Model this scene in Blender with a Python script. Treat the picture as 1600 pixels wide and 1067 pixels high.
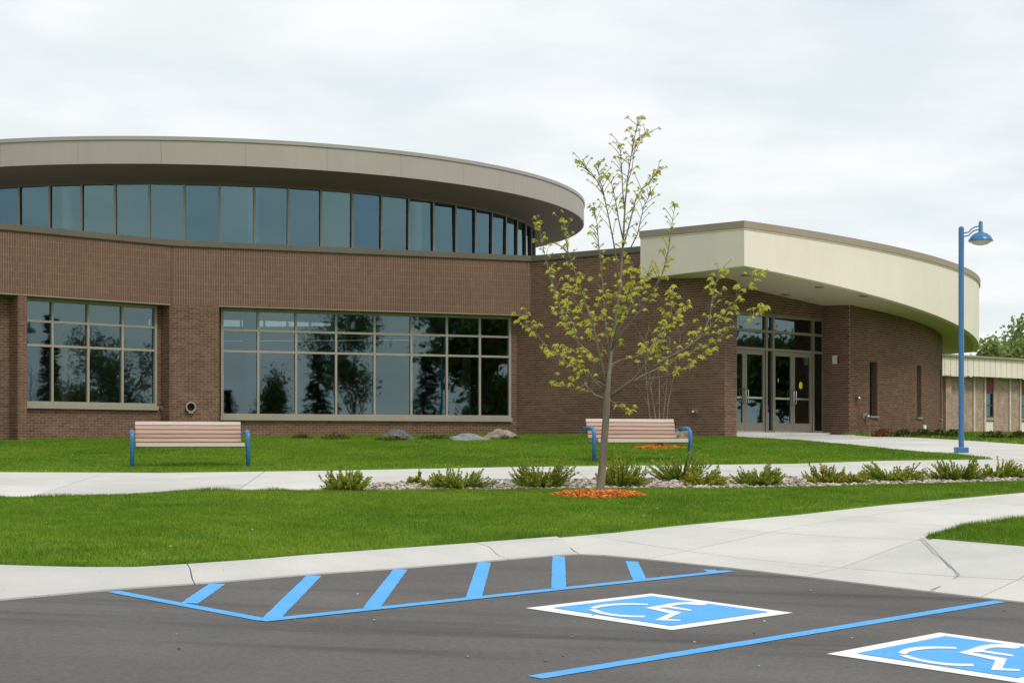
import bpy, bmesh, math, random
import numpy as np
from mathutils import Vector, Matrix
from mathutils.geometry import delaunay_2d_cdt, tessellate_polygon

# ------------------------------------------------------------------ camera, sky, sun, exposure
for o in list(bpy.data.objects):
    bpy.data.objects.remove(o)
sc = bpy.context.scene
COL = sc.collection
F = 2600.0          # focal length in photo pixels (1600 wide)
HY = 695.0          # image row of the horizon
EYE = 1.5
cam_d = bpy.data.cameras.new('camera')
cam_d.sensor_width = 36.0
cam_d.lens = 36.0 * F / 1600.0
cam_d.shift_y = (HY - 533.5) / 1600.0
cam_d.clip_start = 0.1
cam_d.clip_end = 3000
cam = bpy.data.objects.new('camera', cam_d)
cam.location = (0, 0, EYE)
cam.rotation_euler = (math.radians(90), 0, 0)
COL.objects.link(cam)
sc.camera = cam

SUN_EL, SUN_AZ = math.radians(52), math.radians(140)     # azimuth from +Y towards +X
w = bpy.data.worlds.new('World'); sc.world = w; w.use_nodes = True
nt = w.node_tree; nt.nodes.clear()
def wn(t, **k):
    n = nt.nodes.new(t)
    for a, b in k.items(): setattr(n, a, b)
    return n
out = wn('ShaderNodeOutputWorld')
sky = wn('ShaderNodeTexSky'); sky.sky_type = 'NISHITA'; sky.sun_disc = False
sky.sun_elevation = SUN_EL; sky.sun_rotation = SUN_AZ
sky.air_density = 1.0; sky.dust_density = 1.5; sky.ozone_density = 1.0
bg1 = wn('ShaderNodeBackground'); bg1.inputs[1].default_value = 0.13
nt.links.new(sky.outputs[0], bg1.inputs[0])
tc = wn('ShaderNodeTexCoord'); sep = wn('ShaderNodeSeparateXYZ')
nt.links.new(tc.outputs['Generated'], sep.inputs[0])
def wmath(op, a, b=None):
    n = wn('ShaderNodeMath', operation=op)
    for i, v in enumerate((a, b)):
        if v is None: continue
        if isinstance(v, (int, float)): n.inputs[i].default_value = v
        else: nt.links.new(v, n.inputs[i])
    return n.outputs[0]
zz = wmath('ADD', wmath('MAXIMUM', sep.outputs[2], 0.0), 0.16)
cmb = wn('ShaderNodeCombineXYZ')
nt.links.new(wmath('DIVIDE', sep.outputs[0], zz), cmb.inputs[0])
nt.links.new(wmath('DIVIDE', sep.outputs[1], zz), cmb.inputs[1])
n1 = wn('ShaderNodeTexNoise'); n1.inputs['Scale'].default_value = 0.9; n1.inputs['Detail'].default_value = 7; n1.inputs['Roughness'].default_value = 0.52
n1.inputs['Distortion'].default_value = 0.5
nt.links.new(cmb.outputs[0], n1.inputs['Vector'])
n2 = wn('ShaderNodeTexNoise'); n2.inputs['Scale'].default_value = 2.9; n2.inputs['Detail'].default_value = 6; n2.inputs['Roughness'].default_value = 0.5
nt.links.new(cmb.outputs[0], n2.inputs['Vector'])
r1 = wn('ShaderNodeValToRGB')          # cloud brightness
r1.color_ramp.elements[0].position = 0.36; r1.color_ramp.elements[0].color = (0.825, 0.89, 0.91, 1)
r1.color_ramp.elements[1].position = 0.62; r1.color_ramp.elements[1].color = (0.965, 0.985, 1.0, 1)
nt.links.new(n2.outputs[0], r1.inputs[0])
r2 = wn('ShaderNodeMapRange'); r2.inputs[1].default_value = 0.30; r2.inputs[2].default_value = 0.52
r2.inputs[3].default_value = 0.70; r2.inputs[4].default_value = 1.0
nt.links.new(n1.outputs[0], r2.inputs[0])
bg2 = wn('ShaderNodeBackground'); bg2.inputs[1].default_value = 0.815
nt.links.new(r1.outputs[0], bg2.inputs[0])
mx = wn('ShaderNodeMixShader')
nt.links.new(r2.outputs[0], mx.inputs[0]); nt.links.new(bg1.outputs[0], mx.inputs[1]); nt.links.new(bg2.outputs[0], mx.inputs[2])
nt.links.new(mx.outputs[0], out.inputs[0])

sun_d = bpy.data.lights.new('sun', 'SUN'); sun_d.energy = 1.5; sun_d.angle = math.radians(16); sun_d.color = (1.0, 0.96, 0.9)
sun = bpy.data.objects.new('sun', sun_d); COL.objects.link(sun)
sdir = Vector((math.sin(SUN_AZ) * math.cos(SUN_EL), math.cos(SUN_AZ) * math.cos(SUN_EL), math.sin(SUN_EL)))
sun.rotation_euler = (-sdir).to_track_quat('-Z', 'Y').to_euler()
sun.location = (0, 0, 40)
vs = sc.view_settings
vs.view_transform = 'Standard'; vs.look = 'None'; vs.exposure = 0.3; vs.gamma = 1.0; vs.use_curve_mapping = False

# ------------------------------------------------------------------ helpers
RNG = random.Random(7)
NP = np.random.default_rng(11)
def sm(a, b, x):
    t = min(1.0, max(0.0, (x - a) / (b - a))); return t * t * (3 - 2 * t)
def lot_z(X, Y): return 0.0319 * Y - 0.0377 * X
def G(X, Y):
    z = 0.04 * Y - 0.06
    k = 0.10; c = 1.86
    z = c - k * math.log1p(math.exp(min(50, (c - z) / k))) + 0.0 if z > 0.6 else z - 0.0
    return z + 0.17 * sm(-0.5, -3.8, X) * sm(20.0, 13.0, Y)
def ray(x, y): return ((x - 800.0) / F, (HY - y) / F)
def on_lot(x, y):
    u, v = ray(x, y); Y = EYE / (0.0319 - 0.0377 * u - v); return (u * Y, Y)
def on_ground(x, y):
    u, v = ray(x, y); lo, hi = 4.0, 120.0
    for _ in range(50):
        m = 0.5 * (lo + hi)
        if EYE + v * m > G(u * m, m): lo = m
        else: hi = m
    return (u * lo, lo)
def zat(y, Y): return EYE + (HY - y) / F * Y
class Line:                                    # a straight vertical wall: s along it, d outwards (towards the viewer)
    def __init__(self, p0, p1):
        self.p = Vector(p0); q = Vector(p1) - self.p; self.L = q.length; self.u = q.normalized()
        self.n = Vector((self.u.y, -self.u.x))
    def __call__(self, s, d=0.0):
        r = self.p + self.u * s + self.n * d; return (r.x, r.y)
    def at(self, x, d=0.0):                    # s where the pixel column x meets the plane at offset d
        a = (x - 800.0) / F; o = self.p + self.n * d
        return (a * o.y - o.x) / (self.u.x - a * self.u.y)
    def Y(self, x, d=0.0): return self(self.at(x, d), d)[1]
class Arc:                                     # a round vertical wall, s measured along it from angle a0 (angle from -Y towards +X)
    def __init__(self, c, R, a0):
        self.c = c; self.R = R; self.a0 = a0
    def ang(self, s): return self.a0 + s / self.R
    def __call__(self, s, d=0.0):
        a = self.ang(s); r = self.R + d
        return (self.c[0] + r * math.sin(a), self.c[1] - r * math.cos(a))
    def at(self, x, d=0.0):
        u = (x - 800.0) / F; cx, cy = self.c; R = self.R + d
        a = u * u + 1; b = -2 * (u * cx + cy); c = cx * cx + cy * cy - R * R; D = max(0, b * b - 4 * a * c)
        Y = (-b - math.sqrt(D)) / (2 * a)
        return (math.atan2(u * Y - cx, cy - Y) - self.a0) * self.R

class MB:
    def __init__(self): self.v = []; self.f = []; self.r = []; self.cur = 0.5
    def face(self, pts, r=None):
        n = len(self.v); self.v += [tuple(p) for p in pts]; self.f.append(tuple(range(n, n + len(pts)))); self.r.append(self.cur if r is None else r)
    def hexa(self, b, t, r=None, bottom=True):          # two quads, bottom then top, same winding
        n = len(self.v); self.v += [tuple(p) for p in b] + [tuple(p) for p in t]
        fs = [(4, 5, 6, 7), (0, 1, 5, 4), (1, 2, 6, 5), (2, 3, 7, 6), (3, 0, 4, 7)] + ([(3, 2, 1, 0)] if bottom else [])
        for q in fs: self.f.append(tuple(n + i for i in q)); self.r.append(self.cur if r is None else r)
    def box(self, x0, x1, y0, y1, z0, z1, r=None):
        self.hexa([(x0, y0, z0), (x1, y0, z0), (x1, y1, z0), (x0, y1, z0)], [(x0, y0, z1), (x1, y0, z1), (x1, y1, z1), (x0, y1, z1)], r)
    def sbox(self, w_, s0, s1, z0, z1, d0, d1, r=None):   # box on a wall mapping
        p = [w_(s0, d1), w_(s1, d1), w_(s1, d0), w_(s0, d0)]
        self.hexa([(a, b, z0) for a, b in p], [(a, b, z1) for a, b in p], r)
    def prism(self, poly, z0, z1, r=None):
        n = len(self.v); k = len(poly)
        fa = z0 if callable(z0) else (lambda x, y: z0); fb = z1 if callable(z1) else (lambda x, y: z1)
        self.v += [(x, y, fa(x, y)) for x, y in poly] + [(x, y, fb(x, y)) for x, y in poly]
        rr = self.cur if r is None else r
        for t in tessellate_polygon([[Vector((x, y, 0)) for x, y in poly]]):
            a, b, c = t
            ar = (poly[b][0] - poly[a][0]) * (poly[c][1] - poly[a][1]) - (poly[b][1] - poly[a][1]) * (poly[c][0] - poly[a][0])
            if abs(ar) < 1e-9: continue
            if ar < 0: a, b, c = a, c, b
            self.f.append((n + k + a, n + k + b, n + k + c)); self.f.append((n + c, n + b, n + a)); self.r += [rr, rr]
        sg = sum(poly[i][0] * poly[(i + 1) % k][1] - poly[(i + 1) % k][0] * poly[i][1] for i in range(k))
        for i in range(k):
            j = (i + 1) % k
            q = (n + i, n + j, n + k + j, n + k + i)
            self.f.append(q if sg > 0 else q[::-1]); self.r.append(rr)
    def tube(self, path, rad, seg=8, cap=True, r=None):
        path = [Vector(p) for p in path]; rr = self.cur if r is None else r
        if isinstance(rad, (int, float)): rad = [rad] * len(path)
        n0 = len(self.v); prev = None
        for i, p in enumerate(path):
            t = (path[min(i + 1, len(path) - 1)] - path[max(i - 1, 0)]).normalized()
            if prev is None:
                a = t.cross(Vector((0, 0, 1)) if abs(t.z) < 0.9 else Vector((1, 0, 0))).normalized()
            else:
                a = (prev - t * prev.dot(t)).normalized()
            prev = a; b = t.cross(a)
            for k in range(seg):
                c = 2 * math.pi * k / seg
                q = p + (a * math.cos(c) + b * math.sin(c)) * rad[i]; self.v.append((q.x, q.y, q.z))
        for i in range(len(path) - 1):
            for k in range(seg):
                k2 = (k + 1) % seg; A = n0 + i * seg; B = A + seg
                self.f.append((A + k, A + k2, B + k2, B + k)); self.r.append(rr)
        if cap:
            self.f.append(tuple(n0 + k for k in range(seg))[::-1]); self.r.append(rr)
            e = n0 + (len(path) - 1) * seg; self.f.append(tuple(e + k for k in range(seg))); self.r.append(rr)
    def lathe(self, prof, c=(0, 0), seg=24, r=None):
        n0 = len(self.v); rr = self.cur if r is None else r
        for (rad, z) in prof:
            for k in range(seg):
                a = 2 * math.pi * k / seg; self.v.append((c[0] + rad * math.cos(a), c[1] + rad * math.sin(a), z))
        for i in range(len(prof) - 1):
            for k in range(seg):
                k2 = (k + 1) % seg; A = n0 + i * seg; B = A + seg
                self.f.append((A + k, A + k2, B + k2, B + k)); self.r.append(rr)
    def build(self, name, mat, parent=None, smooth=False, kind=None, bevel=0, auto=None):
        me = bpy.data.meshes.new(name); me.from_pydata(self.v, [], self.f)
        at = me.attributes.new('rnd', 'FLOAT', 'FACE'); at.data.foreach_set('value', np.array(self.r, dtype=np.float32))
        me.materials.append(mat)
        if smooth: me.polygons.foreach_set('use_smooth', [True] * len(me.polygons))
        me.update()
        return link(name, me, parent, kind, bevel, auto)
def link(name, me, parent=None, kind=None, bevel=0, auto=None):
    o = bpy.data.objects.new(name, me); COL.objects.link(o)
    if parent is not None:
        o.parent = parent; o.matrix_parent_inverse = parent_inv(parent)
    if kind: o['kind'] = kind
    if bevel:
        m = o.modifiers.new('bevel', 'BEVEL'); m.width = bevel; m.segments = 2; m.limit_method = 'ANGLE'
    return o
def world_m(p):
    m = p.matrix_basis
    return (world_m(p.parent) @ p.matrix_parent_inverse @ m) if p.parent else m
def parent_inv(p): return world_m(p).inverted()
def thing(name, label, cat, loc=(0, 0, 0), rz=0.0, group=None):
    o = bpy.data.objects.new(name, None); COL.objects.link(o); o.location = loc; o.rotation_euler = (0, 0, rz)
    o.empty_display_size = 0.2
    return tag(o, label, cat, group)
def tag(o, label, cat, group=None, kind=None):
    o['label'] = label; o['category'] = cat
    if group: o['group'] = group
    if kind: o['kind'] = kind
    return o
def local(o):                                  # child modelled in its parent's own frame
    o.matrix_parent_inverse = Matrix.Identity(4); return o
def big_mesh(name, V, Fc, rnd, mat, parent=None, kind=None, smooth=False):
    V = np.asarray(V, np.float32); Fc = np.asarray(Fc, np.int32); n, k = Fc.shape
    me = bpy.data.meshes.new(name)
    me.vertices.add(len(V)); me.vertices.foreach_set('co', V.ravel())
    me.loops.add(n * k); me.loops.foreach_set('vertex_index', Fc.ravel())
    me.polygons.add(n); me.polygons.foreach_set('loop_start', np.arange(0, n * k, k, dtype=np.int32))
    me.polygons.foreach_set('loop_total', np.full(n, k, np.int32))
    at = me.attributes.new('rnd', 'FLOAT', 'FACE'); at.data.foreach_set('value', np.asarray(rnd, np.float32))
    me.materials.append(mat); me.update(calc_edges=True)
    if smooth: me.polygons.foreach_set('use_smooth', np.ones(n, bool))
    return link(name, me, parent, kind)

# ------------------------------------------------------------------ materials
class Mat:
    def __init__(self, name):
        self.m = bpy.data.materials.new(name); self.m.use_nodes = True
        self.t = self.m.node_tree; self.b = self.t.nodes['Principled BSDF']
    def n(self, t, **k):
        q = self.t.nodes.new(t)
        for a, b in k.items():
            if a in q.inputs.keys() if isinstance(a, str) else False: q.inputs[a].default_value = b
            else: setattr(q, a, b)
        return q
    def l(self, a, b): self.t.links.new(a, b)
    def pos(self):
        g = self.n('ShaderNodeNewGeometry'); return g.outputs['Position']
    def noise(self, scale, detail=4, rough=0.55, vec=None, stretch=None):
        q = self.n('ShaderNodeTexNoise'); q.inputs['Scale'].default_value = scale; q.inputs['Detail'].default_value = detail; q.inputs['Roughness'].default_value = rough
        v = vec or self.pos()
        if stretch:
            mp = self.n('ShaderNodeMapping'); mp.inputs['Scale'].default_value = stretch[0]; mp.inputs['Rotation'].default_value = (0, 0, stretch[1])
            self.l(v, mp.inputs[0]); v = mp.outputs[0]
        self.l(v, q.inputs['Vector']); return q.outputs[0]
    def ramp(self, fac, stops):
        q = self.n('ShaderNodeValToRGB'); e = q.color_ramp.elements
        while len(e) < len(stops): e.new(0.5)
        for i, (p, c) in enumerate(stops): e[i].position = p; e[i].color = (*c, 1) if len(c) == 3 else c
        self.l(fac, q.inputs[0]); return q.outputs[0]
    def mix(self, fac, a, b, mode='MIX'):
        q = self.n('ShaderNodeMix'); q.data_type = 'RGBA'; q.blend_type = mode
        for i, v in ((0, fac), (6, a), (7, b)):
            if isinstance(v, (int, float)): q.inputs[i].default_value = v
            elif isinstance(v, tuple): q.inputs[i].default_value = (*v, 1)
            else: self.l(v, q.inputs[i])
        return q.outputs[2]
    def rng(self, v, a, b, c, d):
        q = self.n('ShaderNodeMapRange'); 
        for i, x in enumerate((a, b, c, d)): q.inputs[i + 1].default_value = x
        self.l(v, q.inputs[0]); return q.outputs[0]
    def attr(self, name='rnd'):
        q = self.n('ShaderNodeAttribute'); q.attribute_name = name; return q.outputs['Fac']
    def col(self, c):
        if isinstance(c, tuple): self.b.inputs['Base Color'].default_value = (*c, 1)
        else: self.l(c, self.b.inputs['Base Color'])
        return self
    def bump(self, h, strength=0.3, dist=0.01):
        q = self.n('ShaderNodeBump'); q.inputs['Strength'].default_value = strength; q.inputs['Distance'].default_value = dist
        self.l(h, q.inputs['Height']); self.l(q.outputs[0], self.b.inputs['Normal']); return self
    def rough(self, r):
        if isinstance(r, (int, float)): self.b.inputs['Roughness'].default_value = r
        else: self.l(r, self.b.inputs['Roughness'])
        return self
    def spec(self, s): self.b.inputs['Specular IOR Level'].default_value = s; return self
def simple(name, c, rough=0.6, var=0.12, scale=3.0, spec=0.4, metal=0.0, bump=0.0, bscale=60, streak=0.0):
    M = Mat(name); d = tuple(x * (1 - var) for x in c); e = tuple(min(1, x * (1 + var)) for x in c)
    M.col(M.ramp(M.noise(scale, 6), [(0.3, d), (0.7, e)])).rough(rough).spec(spec)
    M.b.inputs['Metallic'].default_value = metal
    if streak:
        c0 = M.b.inputs['Base Color'].links[0].from_socket
        M.col(M.mix(1.0, c0, M.ramp(M.noise(5.0, 5, 0.6, stretch=((1, 1, 0.10), 0)), [(0.34, (1 - streak,) * 3), (0.55, (1, 1, 1))]), 'MULTIPLY'))
    if bump: M.bump(M.noise(bscale, 3), bump, 0.004)
    return M.m
def m_brick():
    M = Mat('brick'); r = M.attr()
    c = M.ramp(r, [(0.0, (0.098, 0.052, 0.034)), (0.35, (0.154, 0.083, 0.056)), (0.7, (0.190, 0.106, 0.073)), (1.0, (0.252, 0.150, 0.108))])
    c = M.mix(0.3, c, M.ramp(M.noise(40, 3), [(0.3, (0.134, 0.071, 0.048)), (0.7, (0.210, 0.119, 0.082))]))
    c = M.mix(1.0, c, M.ramp(M.noise(0.5, 5), [(0.3, (0.84, 0.82, 0.80)), (0.7, (1.08, 1.07, 1.06))]), 'MULTIPLY')
    M.col(c).rough(0.85).spec(0.25).bump(M.noise(180, 2), 0.25, 0.004); return M.m
def m_tanbrick():
    M = Mat('tan_brick'); r = M.attr()
    c = M.ramp(M.noise(3.0, 6), [(0.3, (0.30, 0.215, 0.16)), (0.7, (0.44, 0.33, 0.255))])
    bt = M.n('ShaderNodeTexBrick'); bt.inputs['Scale'].default_value = 1.0
    bt.inputs['Brick Width'].default_value = 0.2; bt.inputs['Row Height'].default_value = 0.068; bt.inputs['Mortar Size'].default_value = 0.006
    bt.inputs['Color1'].default_value = (0.8, 0.8, 0.8, 1); bt.inputs['Color2'].default_value = (1.15, 1.1, 1.05, 1); bt.inputs['Mortar'].default_value = (1.4, 1.4, 1.4, 1)
    g = M.n('ShaderNodeSeparateXYZ'); M.l(M.pos(), g.inputs[0]); cb = M.n('ShaderNodeCombineXYZ')
    ad = M.n('ShaderNodeMath', operation='ADD'); M.l(g.outputs[0], ad.inputs[0]); M.l(g.outputs[1], ad.inputs[1])
    M.l(ad.outputs[0], cb.inputs[0]); M.l(g.outputs[2], cb.inputs[1]); M.l(cb.outputs[0], bt.inputs['Vector'])
    M.col(M.mix(1.0, c, bt.outputs[0], 'MULTIPLY')).rough(0.9); return M.m
def m_grass(ground=False):
    M = Mat('lawn_soil' if ground else 'grass_blade')
    big = M.noise(0.45, 6, 0.65); med = M.noise(2.6, 6, 0.7)
    c = M.ramp(big, [(0.36, (0.110, 0.215, 0.019)), (0.5, (0.165, 0.298, 0.025)), (0.64, (0.235, 0.340, 0.034))])
    c = M.mix(0.45, c, M.ramp(med, [(0.34, (0.068, 0.155, 0.016)), (0.54, (0.152, 0.282, 0.024)), (0.72, (0.280, 0.355, 0.045))]))
    if ground:
        c = M.mix(1.0, c, (0.75, 0.75, 0.7), 'MULTIPLY')
        c = M.mix(M.ramp(M.noise(1.1, 6, 0.7), [(0.66, (0, 0, 0)), (0.74, (1, 1, 1))]), c, (0.16, 0.11, 0.055))
        M.col(c).rough(0.95).spec(0.1).bump(M.noise(60, 4), 0.6, 0.02)
    else:
        r = M.attr()
        c = M.mix(1.0, c, M.ramp(r, [(0.0, (0.6, 0.62, 0.5)), (0.5, (1, 1, 1)), (0.93, (1.35, 1.25, 1.1)), (1.0, (2.2, 1.5, 2.5))]), 'MULTIPLY')
        M.col(c).rough(0.65).spec(0.15)
        tr = M.n('ShaderNodeBsdfTranslucent'); M.l(c, tr.inputs[0]); ms = M.n('ShaderNodeMixShader'); ms.inputs[0].default_value = 0.35
        M.l(M.b.outputs[0], ms.inputs[1]); M.l(tr.outputs[0], ms.inputs[2]); M.l(ms.outputs[0], M.t.nodes['Material Output'].inputs[0])
    return M.m
def m_leaf(name, stops, transl=0.35):
    M = Mat(name); c = M.ramp(M.attr(), stops); M.col(c).rough(0.55).spec(0.25)
    tr = M.n('ShaderNodeBsdfTranslucent'); M.l(c, tr.inputs[0])
    ms = M.n('ShaderNodeMixShader'); ms.inputs[0].default_value = transl
    M.l(M.b.outputs[0], ms.inputs[1]); M.l(tr.outputs[0], ms.inputs[2])
    M.l(ms.outputs[0], M.t.nodes['Material Output'].inputs[0]); return M.m
def m_asphalt():
    M = Mat('asphalt')
    c = M.ramp(M.noise(0.6, 7, 0.6), [(0.3, (0.100, 0.093, 0.088)), (0.7, (0.132, 0.124, 0.118))])
    ag = M.noise(150, 4, 0.75)
    c = M.mix(1.0, c, M.ramp(ag, [(0.3, (0.72, 0.72, 0.72)), (0.5, (1, 1, 1)), (0.7, (1.45, 1.42, 1.38))]), 'MULTIPLY')
    c = M.mix(1.0, c, M.ramp(M.noise(28, 4, 0.7), [(0.32, (0.84, 0.84, 0.84)), (0.5, (1, 1, 1)), (0.68, (1.14, 1.13, 1.12))]), 'MULTIPLY')
    st = M.noise(1.0, 4, 0.5, stretch=((0.16, 1.7, 1), math.radians(-47)))
    c = M.mix(1.0, c, M.ramp(st, [(0.33, (0.68, 0.67, 0.66)), (0.45, (1, 1, 1)), (0.7, (1.10, 1.09, 1.07))]), 'MULTIPLY')
    c = M.mix(M.ramp(M.noise(1.7, 3, 0.5), [(0.68, (0, 0, 0)), (0.80, (0.35, 0.35, 0.35))]), c, (0.07, 0.066, 0.063))
    c = M.mix(M.ramp(M.noise(9, 3, 0.8), [(0.72, (0, 0, 0)), (0.78, (0.5, 0.5, 0.5))]), c, (0.19, 0.18, 0.17))
    M.col(c).rough(0.88).spec(0.25).bump(ag, 0.5, 0.006); return M.m
def m_concrete(name='concrete', base=(0.60, 0.585, 0.55)):
    M = Mat(name); d = tuple(x * 0.86 for x in base); e = tuple(x * 1.08 for x in base)
    c = M.ramp(M.noise(0.7, 7, 0.62), [(0.3, d), (0.7, e)])
    tn = M.ramp(M.attr(), [(0.0, (0.93, 0.93, 0.935)), (1.0, (1.04, 1.035, 1.02))])
    c = M.mix(1.0, c, tn, 'MULTIPLY')
    c = M.mix(1.0, c, M.ramp(M.noise(240, 2, 0.6), [(0.3, (0.88, 0.88, 0.87)), (0.6, (1.03, 1.03, 1.03))]), 'MULTIPLY')
    sp = M.ramp(M.noise(26, 2, 0.5), [(0.70, (0, 0, 0)), (0.74, (0.55, 0.55, 0.55))])
    c = M.mix(sp, c, (0.25, 0.23, 0.20))
    M.col(c).rough(0.9).spec(0.2).bump(M.noise(160, 3), 0.3, 0.003); return M.m
def m_paint(name, c):
    M = Mat(name); wv = M.noise(34, 6, 0.7)
    cc = M.mix(M.ramp(M.noise(3.5, 6, 0.65), [(0.35, (0, 0, 0)), (0.75, (0.55, 0.55, 0.55))]), c, tuple(min(1, x * 0.82 + 0.12) for x in c))
    cc = M.mix(M.ramp(wv, [(0.60, (0, 0, 0)), (0.70, (0.75, 0.75, 0.75))]), cc, (0.11, 0.10, 0.10))
    M.col(cc).rough(0.7).spec(0.3).bump(M.noise(420, 2), 0.35, 0.004); return M.m
def m_glass(name, tint, refl, ior=2.0, refl2=None):
    M = Mat(name); M.t.nodes.remove(M.b)
    tr = M.n('ShaderNodeBsdfTransparent'); tr.inputs[0].default_value = (*tint, 1)
    gl = M.n('ShaderNodeBsdfGlossy'); gl.inputs[0].default_value = (*refl, 1); gl.inputs['Roughness'].default_value = 0.018
    b = M.n('ShaderNodeBump'); b.inputs['Strength'].default_value = 0.12; b.inputs['Distance'].default_value = 0.02
    M.l(M.noise(0.9, 2), b.inputs['Height']); M.l(b.outputs[0], gl.inputs['Normal'])
    fr = M.n('ShaderNodeFresnel'); fr.inputs[0].default_value = ior
    oi = M.n('ShaderNodeObjectInfo')
    M.l(M.mix(fr.outputs[0], M.mix(oi.outputs['Random'], refl, refl2 or refl), (1.0, 1.0, 1.0)), gl.inputs[0])
    ms = M.n('ShaderNodeMixShader'); M.l(fr.outputs[0], ms.inputs[0]); M.l(tr.outputs[0], ms.inputs[1]); M.l(gl.outputs[0], ms.inputs[2])
    M.l(ms.outputs[0], M.t.nodes['Material Output'].inputs[0]); return M.m
def m_wood():
    M = Mat('bench_timber')
    c = M.ramp(M.attr(), [(0.0, (0.36, 0.265, 0.235)), (0.3, (0.50, 0.345, 0.25)), (0.6, (0.47, 0.32, 0.26)), (1.0, (0.64, 0.525, 0.485))])
    tx = M.n('ShaderNodeTexCoord')
    g = M.noise(14, 5, 0.6, vec=tx.outputs['Object'], stretch=((0.12, 4, 4), 0))
    c = M.mix(1.0, c, M.ramp(g, [(0.3, (0.82, 0.8, 0.78)), (0.7, (1.1, 1.1, 1.1))]), 'MULTIPLY')
    M.col(c).rough(0.65).spec(0.3).bump(g, 0.2, 0.003); return M.m
def m_bark(name, a, b, scale=18):
    M = Mat(name); g = M.noise(scale, 6, 0.65, stretch=((1, 1, 0.22), 0))
    M.col(M.ramp(g, [(0.3, a), (0.7, b)])).rough(0.85).spec(0.2).bump(g, 0.5, 0.01); return M.m
def m_stone(name, a, b, c):
    M = Mat(name); cc = M.ramp(M.noise(5, 8, 0.7), [(0.3, a), (0.5, b), (0.72, c)])
    M.col(cc).rough(0.9).spec(0.2).bump(M.noise(22, 6, 0.7), 0.7, 0.02); return M.m
def m_rand(name, stops, rough=0.85):
    M = Mat(name); c = M.ramp(M.attr(), stops); c = M.mix(1.0, c, M.ramp(M.noise(70, 3), [(0.3, (0.8, 0.8, 0.8)), (0.7, (1.1, 1.1, 1.1))]), 'MULTIPLY')
    M.col(c).rough(rough).spec(0.25); return M.m

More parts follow.
